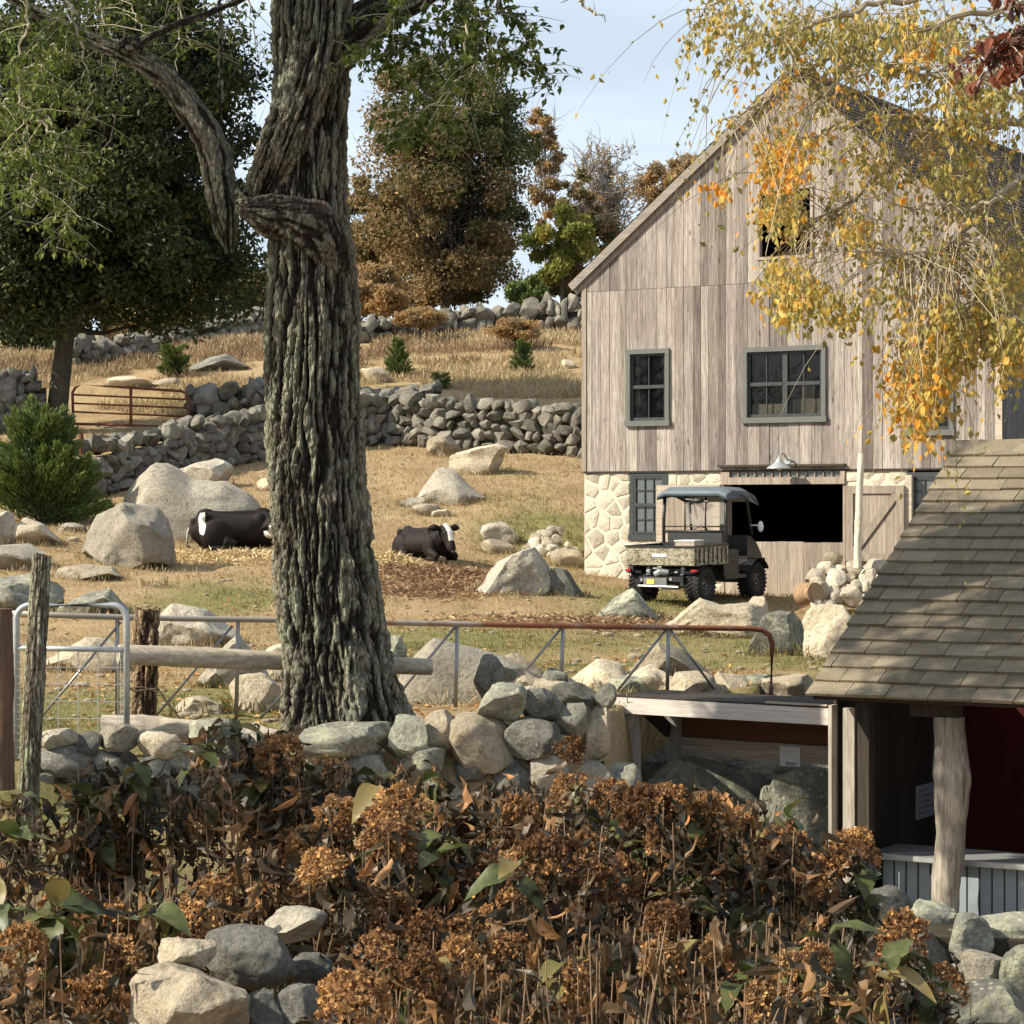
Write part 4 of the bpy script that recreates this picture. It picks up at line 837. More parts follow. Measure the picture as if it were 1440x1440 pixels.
cp = thing('fence_post', 'thick splintered cedar stump post holding the end of the log rail', 'post', tuple(P3(204, 1012, 19.3)))
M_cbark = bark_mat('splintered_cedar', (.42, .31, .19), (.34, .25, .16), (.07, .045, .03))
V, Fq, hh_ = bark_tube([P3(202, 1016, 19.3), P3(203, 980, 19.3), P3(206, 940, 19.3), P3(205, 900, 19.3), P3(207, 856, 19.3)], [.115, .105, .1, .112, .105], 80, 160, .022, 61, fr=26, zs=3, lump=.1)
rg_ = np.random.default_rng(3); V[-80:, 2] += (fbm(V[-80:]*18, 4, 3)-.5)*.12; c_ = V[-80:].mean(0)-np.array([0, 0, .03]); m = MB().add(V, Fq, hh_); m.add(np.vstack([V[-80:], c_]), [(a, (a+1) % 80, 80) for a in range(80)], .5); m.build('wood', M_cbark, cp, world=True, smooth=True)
bt = thing('locust_tree', 'massive old tree with deeply furrowed twisting trunk and a burl', 'tree', tuple(P3(485, 1015, 19.4)), 0)
TD = 19.4
edge = [(1060, 388, 588), (1010, 402, 566), (960, 400, 552), (900, 393, 541), (800, 386, 528), (700, 379, 516), (600, 374, 509), (500, 372, 504), (400, 374, 503), (330, 378, 494), (260, 380, 488), (200, 384, 487), (100, 384, 492), (0, 382, 494), (-150, 385, 490), (-500, 395, 480), (-900, 400, 470)]
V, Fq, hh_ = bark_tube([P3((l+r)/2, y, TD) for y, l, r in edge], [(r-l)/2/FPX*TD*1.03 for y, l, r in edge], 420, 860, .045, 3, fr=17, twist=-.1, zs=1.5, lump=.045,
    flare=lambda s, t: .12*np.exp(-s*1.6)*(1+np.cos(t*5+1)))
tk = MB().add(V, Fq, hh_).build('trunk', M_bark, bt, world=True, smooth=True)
def limb(name, pts, D, r, k, rows, amp, seed, mat=None, **kw):
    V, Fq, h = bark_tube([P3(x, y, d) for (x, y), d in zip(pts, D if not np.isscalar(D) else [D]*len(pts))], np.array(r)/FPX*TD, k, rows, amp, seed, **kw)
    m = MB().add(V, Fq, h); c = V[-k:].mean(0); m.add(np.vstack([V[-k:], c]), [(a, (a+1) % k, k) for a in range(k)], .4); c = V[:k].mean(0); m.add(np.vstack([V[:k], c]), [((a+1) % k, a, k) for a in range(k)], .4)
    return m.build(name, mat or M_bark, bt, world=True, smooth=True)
limb('stem', [(352, 292), (372, 255), (392, 215), (414, 165), (436, 110), (450, 50), (458, 0), (462, -120), (462, -300)], [TD-.12, TD-.16, TD-.2, TD-.22, TD-.22, TD-.2, TD-.2, TD-.2, TD-.2], [20, 27, 35, 38, 38, 38, 40, 40, 36], 190, 320, .042, 21, fr=18, twist=.5, zs=1.8, lump=.08)
limb('burl', [(340, 287), (352, 296), (380, 303), (410, 308), (440, 320), (462, 345), (470, 372), (468, 388)], [TD-.18, TD-.2, TD-.22, TD-.24, TD-.24, TD-.22, TD-.18, TD-.14], [16, 23, 38, 36, 46, 36, 30, 9], 160, 180, .03, 22, fr=13, zs=3.5, lump=.3, mat=M_bark2)
limb('knob', [(336, 262), (342, 272), (346, 290), (344, 306)], [TD-.2]*4, [4, 15, 18, 7], 60, 60, .03, 23, fr=9, zs=7, lump=.35)
limb('limb', [(440, 110), (478, 66), (505, 38), (540, 12), (580, -4), (620, -28), (700, -90), (790, -170)], [TD, TD-.05, TD-.1, TD-.1, TD-.1, TD, TD, TD], [30, 34, 34, 31, 26, 24, 20, 14], 130, 240, .03, 24, fr=16, zs=1.8, lump=.12)
limb('broken_limb', [(322, 356), (318, 335), (314, 300), (310, 262), (302, 215), (285, 178), (262, 147), (238, 112), (205, 86), (172, 72), (135, 60), (93, 40), (40, 12), (-40, -40)], [TD+.1]*14, [5, 15, 23, 24, 24, 23, 21, 20, 18, 15, 12, 9, 8, 7], 110, 330, .024, 25, fr=18, zs=1.8, lump=.12)
limb('side_branch', [(178, 70), (205, 58), (240, 38), (285, 22), (330, 4), (400, -30)], [TD]*6, [8, 8, 8, 7, 6, 5], 40, 100, .015, 26, fr=14, zs=2)
limb('side_branch', [(168, 66), (180, 58), (192, 62), (200, 76)], [TD-.02]*4, [7, 10, 12, 5], 40, 50, .02, 28, fr=14, zs=4, lump=.3)
limb('dead_branch', [(309, 196), (310, 150), (311, 95), (310, 50), (309, 5), (308, -60)], [TD+.15]*6, [3, 5, 5.5, 5, 4.5, 4], 40, 160, .02, 27, fr=16, zs=6, lump=.2)
# ---------------------------------------------------------------- the two cows
def ell(mb, c, r, M=None, sub=3):
    V, Fc = ICO[sub]; V = V*np.array(r)
    if M is not None: V = (np.array(M.to_3x3()) @ V.T).T
    mb.add(V+np.array(c), Fc)
def oval_tube(mb, pts, ry, rz, k=16):
    pts = np.array(pts, float); n = len(pts); T = np.gradient(pts, axis=0); T /= np.linalg.norm(T, axis=1)[:, None]
    A = np.cross(T, (0, 0, 1.0)); A /= np.linalg.norm(A, axis=1)[:, None]+1e-9; B = np.cross(A, T); th = np.arange(k)*2*math.pi/k
    V = pts[:, None]+A[:, None]*(np.array(ry)[:, None]*np.cos(th))[..., None]+B[:, None]*(np.array(rz)[:, None]*np.sin(th))[..., None]
    V = np.vstack([V.reshape(-1, 3), pts[0]-T[0]*ry[0]*.3, pts[-1]+T[-1]*ry[-1]*.3]); i = np.arange(n-1)[:, None]*k; j = np.arange(k)[None]; j2 = (j+1) % k
    Fq = np.stack([i+j, i+j2, i+k+j2, i+k+j], -1).reshape(-1, 4); Fq = np.concatenate([Fq[:, [0, 1, 2]], Fq[:, [0, 2, 3]]]); jj = np.arange(k)
    Fq = np.vstack([Fq, np.stack([np.full(k, n*k), (jj+1) % k, jj], 1), np.stack([np.full(k, n*k+1), (n-1)*k+jj, (n-1)*k+(jj+1) % k], 1)]); mb.add(V, Fq)
def remeshed(mb, name, voxel, parent, mat, tintf):
    me = mb.mesh('tmp', attr=False); o = bpy.data.objects.new('tmp', me); COL.objects.link(o); r = o.modifiers.new('r', 'REMESH'); r.mode = 'VOXEL'; r.voxel_size = voxel
    s = o.modifiers.new('s', 'SMOOTH'); s.iterations = 5; s.factor = .6; dg = bpy.context.evaluated_depsgraph_get(); m2 = bpy.data.meshes.new_from_object(o.evaluated_get(dg)); bpy.data.objects.remove(o)
    m2.name = name; V = np.empty(len(m2.vertices)*3); m2.vertices.foreach_get('co', V); V = V.reshape(-1, 3); at = m2.attributes.new('tint', 'FLOAT', 'POINT'); at.data.foreach_set('value', tintf(V).astype(np.float32))
    m2.polygons.foreach_set('use_smooth', np.ones(len(m2.polygons), bool)); m2.materials.clear(); m2.materials.append(mat); o = bpy.data.objects.new(name, m2); COL.objects.link(o); o.parent = parent; return o
q = N('cow_hide'); a = q.noise(q.pos(rnd=False), 9, 5, .7); c = q.mix(q.ramp(q.attr(), [(.45, 0), (.55, 1)]), q.mix(a, (.008, .006, .005), (.022, .015, .012)), (.72, .68, .6)); q.bump(q.noise(q.pos(rnd=False), 60, 3, .7), .3, .01); M_hide = q.fin(c, .7, 0, .18)
M_muz = plain('muzzle', (.05, .04, .04), .5); M_tag = plain('yellow_tag', (.6, .42, .08), .5, 0, .3, .1)
def cow(label, loc, yaw, sc, neck, head, blaze, patches, hs_=1.0):
    t = thing('cow', label, 'cow', loc, yaw, 'black and white cows resting in the pasture'); t.scale = (sc, sc, sc); b = MB()
    oval_tube(b, [(-.16, 0, .42), (.0, 0, .44), (.2, 0, .46), (.55, 0, .44), (.95, 0, .43), (1.3, 0, .45), (1.5, 0, .46), (1.62, 0, .42)], [.12, .25, .30, .40, .43, .33, .26, .14], [.14, .31, .37, .33, .33, .35, .32, .2], 20)
    ell(b, (.16, 0, .74), (.2, .12, .14)); ell(b, (.1, .22, .72), (.1, .07, .09)); ell(b, (.1, -.22, .72), (.1, .07, .09)); ell(b, (-.1, .1, .62), (.07, .05, .07)); ell(b, (-.1, -.1, .62), (.07, .05, .07)); ell(b, (1.28, 0, .78), (.2, .1, .12)); ell(b, (1.2, -.2, .6), (.16, .12, .2)); ell(b, (1.2, .2, .6), (.16, .12, .2))   # hips, withers
    b.tube([(.0, 0, .68), (.25, 0, .76), (.6, 0, .76), (1.2, 0, .78), (1.4, 0, .7)], [.06, .08, .07, .08, .06], 8)
    for s in (-1, 1):
        ell(b, (.3, s*.33, .34), (.32, .17, .33)); b.tube([(.45, s*.42, .22), (.68, s*.46, .14), (.6, s*.48, .09)], [.13, .1, .07], 10); b.tube([(.62, s*.48, .08), (.3, s*.5, .07), (.1, s*.5, .06)], [.06, .05, .045], 8)
        ell(b, (1.32, s*.24, .38), (.22, .13, .28)); b.tube([(1.4, s*.28, .24), (1.66, s*.3, .16), (1.72, s*.3, .1)], [.1, .08, .065], 10); b.tube([(1.7, s*.3, .07), (1.45, s*.32, .06), (1.3, s*.33, .06)], [.06, .045, .05], 8)
    N_ = [np.array(p, float) for p in neck]; oval_tube(b, N_, np.linspace(.2, .12, len(N_)), np.linspace(.28, .16, len(N_)), 14)
    h0 = N_[-1]; hd = np.array(head, float); hd /= np.linalg.norm(hd); up = np.array([0, 0, 1.])-hd*hd[2]; up /= np.linalg.norm(up); sd = np.cross(up, hd)
    P_ = lambda f, s, u: h0+(hd*f+sd*s+up*u)*hs_
    oval_tube(b, [P_(-.08, 0, .02), P_(.02, 0, .03), P_(.14, 0, .02), P_(.28, 0, -.02), P_(.4, 0, -.05), P_(.47, 0, -.06)], np.array([.09, .125, .12, .085, .085, .06])*hs_, np.array([.11, .14, .14, .105, .085, .06])*hs_, 14)
    for s in (-1, 1): b.tube([P_(-.02, s*.1, .06), P_(-.03, s*.22, .07), P_(-.05, s*.34, .03)], np.array([.04, .075, .025])*hs_, 8); ell(b, P_(.13, s*.1, .07), (.03, .03, .03), sub=2)
    ell(b, P_(-.03, 0, .13), (.07, .07, .05), sub=2)
    def tf(V):
        r = (V-h0)/hs_; f, s, u = r@hd, r@sd, r@up; tt = ((np.abs(s) < blaze[0]*(1-.25*f)) & (f > blaze[1]) & (f < blaze[2]) & (u > -.02)).astype(float)
        nz_ = (fbm(V*5, 5, 3)-.5)*.16
        for (c, rd) in patches: tt = np.maximum(tt, (np.linalg.norm((V-np.array(c))/np.array(rd), axis=1)+nz_ < 1).astype(float))
        return tt
    remeshed(b, 'body', .022, t, M_hide, tf)
    m = MB(); ell(m, P_(.49, 0, -.06), (.04, .06, .045), sub=2); m.build('muzzle', M_muz, t, smooth=True)
    for s in (-1, 1): m = MB(); ell(m, P_(.14, s*.122, .075), (.02, .02, .02), sub=2); m.build('eye', M_muz, t, smooth=True)
    MB().tube([(-.08, .02, .6), (-.2, .04, .42), (-.22, .1, .15), (-.1, .25, .05)], [.04, .03, .025, .04], 8).build('tail', M_hide, t, smooth=True)
    MB().box(0, .012, 0, .05, 0, .06, Matrix.Translation(Vector(P_(-.03, -.22, .0)))).build('ear_tag', M_tag, t); return t
D1 = hit(330, 776); x1 = (279-720)/FPX*D1
cow('large black cow lying before the huge pale boulder, head hidden by the trunk', (x1, D1, gz1(x1, D1)-.05), math.radians(16), .92, [(1.3, -.05, .55), (1.42, -.25, .5), (1.36, -.5, .42)], (.75, -.6, -.35), (.16, -.02, .4),
    [((.03, -.30, .62), (.06, .26, .3)), ((1.28, -.52, .38), (.17, .16, .14))])
D2 = hit(585, 793); x2 = (566-720)/FPX*D2
cow('smaller black cow lying in the straw with white blazed head turned to the right', (x2, D2+.75, gz1(x2, D2+.75)-.05), math.radians(-50), .72, [(1.38, 0, .56), (1.5, .0, .66), (1.6, .0, .74)], (.75, -.1, -.65), (.06, -.05, .32), [], 1.35)

# ---------------------------------------------------------------- utility vehicle
UA = math.radians(34); uh = np.array([math.sin(UA), math.cos(UA)]); ul_ = np.array([-math.cos(UA), math.sin(UA)])
UO = np.array([2.36, 38.23]); gu = min(gz1(*(UO+uh*.35+ul_*.5)), gz1(*(UO+uh*.35-ul_*.5)))
gf = gz1(*(UO+uh*2.05)); gm = (gu+gf)/2
ut = thing('utility_vehicle', 'black farm utility vehicle with camouflage cargo bed and blue grey canopy parked before the barn', 'utility vehicle', (UO[0], UO[1], gz1(*(UO+uh*.35))+.0), math.pi/2-UA)
ut.rotation_euler = (0, -math.atan2(gf-gz1(*(UO+uh*.35)), 1.7), math.pi/2-UA); 
q = N('camouflage'); v = q.pos((1, 1, 1.6), 'obj', False); a = q.noise(v, 7, 3, .6, 1.2); b = q.noise(v, 16, 4, .7, 1.5)
c = q.mix(q.ramp(a, [(.42, 0), (.5, 1)]), (.16, .14, .09), (.34, .31, .23)); c = q.mix(q.ramp(b, [(.52, 0), (.57, .9)]), c, (.06, .05, .03)); M_camo = q.fin(c, .45, 0, .4)
M_canopy = plain('blue_grey_canopy', (.09, .115, .14), .55, 0, .3, .2); M_redl = plain('red_lens', (.35, .02, .02), .3); M_lic = plain('yellow_plate', (.6, .45, .1), .5); M_seat = plain('seat_vinyl', (.03, .03, .032), .5)
Wd = .62
cb = MB(); cb.box(.0, 1.05, -Wd, Wd, .60, .64).build('cargo_bed', M_black, ut)
MB().box(-.02, .03, -Wd, Wd, .62, .90).build('tailgate', M_camo, ut); 
for s in (-1, 1):
    MB().box(.0305, 1.04, s*Wd-.02, s*Wd+.02, .62, .90).build('bed_side', M_camo, ut); MB().box(-.03, 1.05, s*Wd-.03, s*Wd+.03, .901, .93).build('bed_rail', M_black, ut)
MB().box(-.035, .04, -Wd+.031, Wd-.031, .901, .925).build('bed_rail', M_black, ut); MB().box(1.041, 1.07, -Wd, Wd, .62, .94).build('bed_headboard', M_black, ut)
m = MB(); 
for x in np.linspace(.1, .95, 7): m.box(x, x+.02, -Wd-.035, -Wd-.021, .64, .89)
m.build('bed_rib', M_black, ut)
MB().box(-.028, -.0205, -.12, .14, .75, .80).build('tailgate_lettering', M_white, ut)
def wheel(x, s):
    c = (x, s*.52, .29); w_ = MB(); w_.lathe([(.17, -.1), (.22, -.125), (.275, -.11), (.29, -.06), (.29, .06), (.275, .11), (.22, .125), (.17, .1)], 28, c, 'y')
    for i in range(28):
        a = i*2*math.pi/28
        for j in (-1, 1):
            M = Matrix.Translation((c[0], c[1], c[2]))@Matrix.Rotation(a+(.11 if j > 0 else 0), 4, 'Y')@Matrix.Translation((0, j*.06, .285))@Matrix.Rotation(j*.5, 4, 'Z'); w_.box(-.016, .016, -.06, .06, -.012, .018, M)
    wh = w_.build('wheel', M_tyre, ut); r = MB(); r.lathe([(0, s*.05), (.06, s*.07), (.09, s*.04), (.15, s*.06), (.175, s*.11), (.175, -s*.09), (.1, -s*.08), (0, -s*.07)], 20, c, 'y'); r.build('rim', M_black, wh, smooth=True)
    for i in range(5): a = i*1.2566; MB().lathe([(0, .0), (.012, .0), (.012, .012), (0, .012)], 6, (c[0]+math.cos(a)*.05, c[1]+s*.075, c[2]+math.sin(a)*.05), 'y').build('lug', M_galv, wh)
for x in (.35, 2.05):
    for s in (-1, 1): wheel(x, s)
MB().tube([(.35, -.5, .29), (.35, .5, .29)], .04, 8).box(.22, .48, -.14, .12, .22, .42).build('axle', M_steel, ut); MB().tube([(2.05, -.5, .29), (2.05, .5, .29)], .035, 8).build('axle', M_steel, ut)
m = MB(); m.box(.05, 2.3, -.36, -.28, .36, .46).box(.05, 2.3, .28, .36, .36, .46).box(.0, .1, -.4, .4, .36, .44).box(.15, 1.2, -.28, .28, .32, .56); m.build('chassis', M_black, ut)
for s in (-1, 1):                                          # springs and exhaust seen under the bed
    m = MB().tube([(.14, s*.3, .3), (.16, s*.32, .58)], .04, 8)
    for k in range(6): m.lathe([(.035, 0), (.055, .006), (.035, .012)], 10, (.15, s*.31, .33+k*.04))
    m.build('spring', M_galv, ut)
MB().tube([(.05, -.1, .5), (-.02, .0, .52), (.02, .1, .48)], .05, 10).build('exhaust', M_galv, ut)
for y0_, z0_, sy, sz_ in ((-.3, .5, .05, .03), (.2, .5, .06, .05), (-.2, .38, .04, .04), (.34, .36, .03, .05), (.05, .56, .09, .02)): MB().box(-.01, .06, y0_, y0_+sy, z0_, z0_+sz_).build('bracket', M_galv, ut)
MB().tube([(.0, -.33, .55), (-.02, -.1, .46), (.0, .15, .56), (-.01, .33, .45)], .008, 5).build('cable', M_black, ut)
MB().box(-.04, .02, -.12, .3, .3, .42).build('hitch_plate', M_steel, ut); MB().box(-.046, -.041, .1, .24, .32, .40).build('number_plate', M_lic, ut)
MB().tube([(-.06, -.35, .28), (-.06, .38, .29)], .018, 8).build('rear_bumper', M_steel, ut)
for s in (-1, 1):
    f = MB(); V = []
    for i in range(9):
        a = math.pi*(.22+.62*i/8); V += [(.35-math.cos(a)*.38, s*.40, .27+math.sin(a)*.34), (.35-math.cos(a)*.38, s*.68, .27+math.sin(a)*.34)]
    Fq = [(2*i, 2*i+1, 2*i+3, 2*i+2) for i in range(8)]; f.add(V, Fq); f.add(np.array(V)+(0, 0, .02), [(a, d, c_, b) for a, b, c_, d in Fq]); f.build('rear_fender', M_black, ut)
    MB().box(-.03, .05, s*.6-.045, s*.6+.045, .52, .555).build('tail_light', M_redl, ut)
    f = MB(); V = []
    for i in range(9):
        a = math.pi*(.14+.68*i/8); V += [(2.05-math.cos(a)*.37, s*.36, .29+math.sin(a)*.37), (2.05-math.cos(a)*.37, s*.67, .28+math.sin(a)*.36)]
    f.add(V, Fq); f.add(np.array(V)+(0, 0, .02), [(a, d, c_, b) for a, b, c_, d in Fq]); f.build('front_fender', M_black, ut)
# cab tub, side panels, hood, seat
MB().box(1.0, 2.2, -.6, .6, .36, .42).build('cab_floor', M_black, ut)
MB().box(1.0, 1.5, -.58, .58, .421, .72).build('seat_base', M_black, ut)
MB().box(1.1, 1.55, -.55, .55, .721, .82).build('seat', M_seat, ut); MB().box(1.08, 1.17, -.5, .5, .83, 1.1).build('backrest', M_seat, ut)
hd_ = MB(); pr = [(1.9, .42), (1.9, 1.04), (2.05, 1.02), (2.3, .9), (2.5, .72), (2.55, .6), (2.4, .5), (2.3, .42)]
k = len(pr); V = [(x, y, z) for y in (-.52, .52) for x, z in pr]; V = [((x), y*(1-.2*(x-1.9)), z) for x, y, z in V]; Fq = [(i, (i+1) % k, k+(i+1) % k, k+i) for i in range(k)]; hd_.add(V, Fq); hd_.add(V, [(0, i, i+1) for i in range(1, k-1)]+[(k, k+i+1, k+i) for i in range(1, k-1)]); hd_.build('hood', M_black, ut)
MB().tube([(2.56, -.45, .3), (2.62, -.45, .62), (2.62, .45, .62), (2.56, .45, .3)], .025, 8).build('front_bumper', M_black, ut)
MB().tube([(1.75, .26, .9), (1.68, .26, 1.02)], .02, 6).build('steering_column', M_black, ut)
m = MB(); th = np.linspace(0, 2*math.pi, 25); m.tube([(1.68+.08*math.sin(a), .26+.17*math.cos(a), 1.03+.15*math.sin(a)) for a in th], .014, 6, cap=False); m.build('steering_wheel', M_black, ut)
# roll cage
cg = MB(); zt_ = 1.72
for s in (-1, 1):
    cg.tube([(1.09, s*.58, .6), (1.09, s*.58, 1.3), (1.12, s*.56, zt_)], .027, 8); cg.tube([(1.12, s*.56, zt_), (1.7, s*.55, zt_-.01), (1.85, s*.55, zt_-.1), (1.98, s*.56, 1.04)], .025, 8)
cg.tube([(1.12, -.56, zt_), (1.12, .56, zt_)], .025, 8).tube([(1.09, -.58, 1.12), (1.09, .58, 1.12)], .022, 8).tube([(1.09, -.58, 1.2), (1.09, .58, 1.2)], .012, 6).tube([(1.8, -.55, zt_-.04), (1.8, .55, zt_-.04)], .02, 8).tube([(1.09, -.2, 1.12), (1.12, -.2, zt_)], .016, 6).tube([(1.09, .18, 1.12), (1.12, .18, zt_)], .016, 6)
cg.build('roll_cage', M_black, ut, smooth=True)
m = MB(); pr = [(.98, zt_-.03), (1.0, zt_+.06), (1.2, zt_+.12), (1.7, zt_+.10), (1.95, zt_+.02), (2.1, zt_-.12), (2.07, zt_-.14), (1.9, zt_-.03), (1.7, zt_+.03), (1.2, zt_+.04)]
k = len(pr); V = [(x, y, z-(.06 if abs(y) > .6 else 0)) for y in (-.64, -.5, .5, .64) for x, z in pr]; Fq = [(j*k+i, j*k+(i+1) % k, (j+1)*k+(i+1) % k, (j+1)*k+i) for j in range(3) for i in range(k)]
m.add(V, Fq).add(V, [(i, i+1, k-2-i) for i in range(4)]+[(3*k+i+1, 3*k+i, 3*k+k-2-i) for i in range(4)]); m.build('canopy', M_canopy, ut, smooth=True)
q = N('clear_panel'); q.fin((.35, .33, .3), .2, 0, .6); q.b.inputs['Transmission Weight'].default_value = .0; q.b.inputs['Alpha'].default_value = .28; M_panel = q.m
MB().box(1.075, 1.08, -.55, -.22, 1.24, 1.6).box(1.075, 1.08, -.18, .16, 1.24, 1.6).build('rear_window', M_panel, ut)
m = MB(); ell(m, (1.0, -.12, 1.62), (.07, .1, .05), sub=2); m.tube([(1.02, -.3, 1.6), (1.02, .12, 1.64)], .02, 6).tube([(1.02, .05, 1.6), (1.0, .02, 1.42)], .02, 6); m.build('work_light', M_black, ut)
m = MB(); m.tube([(1.9, -.58, 1.2), (1.92, -.72, 1.2)], .012, 6); ell(m, (1.92, -.76, 1.18), (.03, .05, .09), sub=3); m.build('mirror', M_white, ut, smooth=True)
# things lying in the bed
bx_ = thing('tool_box', 'pale box standing in the cargo bed of the utility vehicle', 'box', (0, 0, 0)); bx_.location = ut.location; bx_.rotation_euler = ut.rotation_euler
MB().box(.45, .75, -.35, .0, .645, .98).build('box_body', M_boardx, bx_); MB().box(.44, .76, -.36, .01, .981, 1.0).build('lid', M_white, bx_)
# ---------------------------------------------------------------- leaves
LEAF_Q = (np.array([(0, 0, 0), (.5, .28, .1), (1, 0, -.12), (.5, -.28, .1)]), np.array([(0, 1, 2), (0, 2, 3)]))
def scatter(mb, tmpl, pos, size, rng, tint, up=0.3, fwd=None, jit=1.0, aspect=1.0):
    """many copies of a small template with random turns; fwd: preferred leaf axis (N,3)"""
    V, Fc = tmpl; n = len(pos)
    if n == 0: return
    a = rng.normal(size=(n, 3))*jit
    if fwd is not None: a = a+fwd
    a /= np.linalg.norm(a, axis=1)[:, None]+1e-9
    b = rng.normal(size=(n, 3)); b[:, 2] += up*3; b -= a*(a*b).sum(1)[:, None]; b /= np.linalg.norm(b, axis=1)[:, None]+1e-9
    c = np.cross(b, a); s = np.broadcast_to(size, (n,))[:, None, None]
    P = pos[:, None]+s*(V[None, :, 0:1]*a[:, None]+V[None, :, 1:2]*aspect*c[:, None]+V[None, :, 2:3]*b[:, None])
    k = len(V); FF = (Fc[None]+np.arange(n)[:, None, None]*k).reshape(-1, 3)
    mb.add(P.reshape(-1, 3), FF, np.repeat(np.broadcast_to(tint, (n,)), k))
def clump_pts(rng, centers, radii, n, shell=.55):
    k = rng.integers(0, len(centers), n); d = rng.normal(size=(n, 3)); d /= np.linalg.norm(d, axis=1)[:, None]
    r = (shell+(1-shell)*rng.random(n))*rng.random(n)**.18
    r = np.where(rng.random(n) < .35, rng.random(n)**.5, r)
    return centers[k]+d*r[:, None]*radii[k], k, d
def branches(mb, root, targets, r0, rng, bend=.15, k=6, hub=(.25, .75), twigs=0, twr=.008):
    root = np.array(root, float); top = np.array(hub[2], float) if len(hub) > 2 else targets.mean(0)
    for t in targets:
        f = rng.uniform(hub[0], hub[1]); a = root+(top-root)*f; d = t-a; L = np.linalg.norm(d); n = 7
        u = np.linspace(0, 1, n)[:, None]; p = a+d*u; off = rng.normal(size=3)*L*bend; off[2] = -abs(off[2])*.6+.1*L
        p = p+off*np.sin(u*math.pi)+rng.normal(size=(n, 3))*L*.018*np.sin(u*math.pi)
        rr_ = r0*(1-f*.75)*.5; mb.tube(p, np.linspace(rr_, max(rr_*.12, .01), n), k, .6)
        for _ in range(twigs):
            q0 = p[rng.integers(2, n)]; e = q0+rng.normal(size=3)*L*.15+np.array([0, 0, L*.12]); mid = (q0+e)/2+rng.normal(size=3)*L*.05
            mb.tube([q0, mid, e], [twr*2, twr*1.4, twr*.5], 4, .6, cap=False)
            for _ in range(2): e2 = mid+rng.normal(size=3)*L*.09+np.array([0, 0, L*.06]); mb.tube([mid, (mid+e2)/2+rng.normal(size=3)*L*.02, e2], [twr, twr*.7, twr*.3], 3, .6, cap=False)
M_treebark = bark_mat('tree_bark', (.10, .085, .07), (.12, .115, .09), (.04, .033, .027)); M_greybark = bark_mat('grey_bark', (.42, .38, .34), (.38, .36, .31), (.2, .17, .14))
M_dkleaf = leaf_mat('dark_oak_leaves', [(0, (.02, .03, .011)), (.5, (.058, .078, .023)), (.85, (.15, .165, .045)), (1, (.24, .2, .07))], .32)
M_oak = leaf_mat('turning_oak_leaves', [(0, (.05, .08, .022)), (.35, (.13, .14, .045)), (.6, (.19, .14, .07)), (.85, (.28, .18, .08)), (1, (.44, .31, .15))], .4)
M_yel = leaf_mat('yellow_green_leaves', [(0, (.10, .14, .035)), (.5, (.22, .24, .05)), (1, (.36, .28, .07))], .4)
M_tan = leaf_mat('sparse_tan_leaves', [(0, (.24, .2, .12)), (.5, (.42, .29, .14)), (1, (.52, .3, .12))], .45)
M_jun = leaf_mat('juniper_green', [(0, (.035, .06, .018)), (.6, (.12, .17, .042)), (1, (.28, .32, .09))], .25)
def tree(label, base, D, crown, n, size, mat, seed, K=60, cr=.26, trunk=16, stretch=1.0, tfun=None, name='tree', cat='tree', group=None, bark=None, twigs=0, shell=.55, bend=.12, mesh_k=7, extra=()):
    """crown = (cx, cy, rx, ry) in photo pixels at distance D"""
    rng = np.random.default_rng(seed); bx, by = base; x = (bx-720)/FPX*D; g = gz1(x, D)-.1; t = thing(name, label, cat, (x, D, g), 0, group)
    cx, cy, rx, ry = crown; C = P3(cx, cy, D); rx_, ry_ = rx/FPX*D, ry/FPX*D
    d = rng.normal(size=(K, 3)); d /= np.linalg.norm(d, axis=1)[:, None]; rad = rng.random(K)**.4*(1-cr*.8); cen = C+d*rad[:, None]*np.array([rx_, rx_*stretch, ry_])
    for (ex, ey, erx, ery, ek) in extra:
        d = rng.normal(size=(ek, 3)); d /= np.linalg.norm(d, axis=1)[:, None]; cen = np.vstack([cen, P3(ex, ey, D)+d*(rng.random(ek)**.4)[:, None]*np.array([erx, erx*stretch, ery])/FPX*D])
    cen = cen[cen[:, 2] > g+.1]; R = np.array([rx_, rx_*stretch*.9, min(rx_, ry_)*.8])*cr; R = R*rng.uniform(.55, 1.25, (len(cen), 1))
    mb = MB(); top = C+np.array([0, 0, ry_*.6]); r0 = trunk/2/FPX*D; nn = 10; u = np.linspace(0, 1, nn)[:, None]
    p = np.array([x, D, g])+(top-np.array([x, D, g]))*u+np.sin(u*5+seed)*np.array([.12, .1, 0])*rx_*.25*u; mb.tube(p, r0*(1-u[:, 0]*.85)+.01, 10, .6)
    lowf = max(.08, min(.6, (C[2]-ry_-g)/(top[2]-g)))
    branches(mb, (x, D, g), cen, r0, rng, bend, 5, (lowf, .9, top), twigs, .006*D/80*1.6)
    mb.build('trunk', bark or M_treebark, t, world=True, smooth=True)
    if n:
        pos, k, dd = clump_pts(rng, cen, R, n, shell); ct = rng.random(len(cen))
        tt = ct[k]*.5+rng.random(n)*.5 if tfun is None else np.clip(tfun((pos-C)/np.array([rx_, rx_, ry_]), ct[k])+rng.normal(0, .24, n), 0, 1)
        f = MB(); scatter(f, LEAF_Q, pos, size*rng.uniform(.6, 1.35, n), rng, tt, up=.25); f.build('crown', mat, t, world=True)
    return t
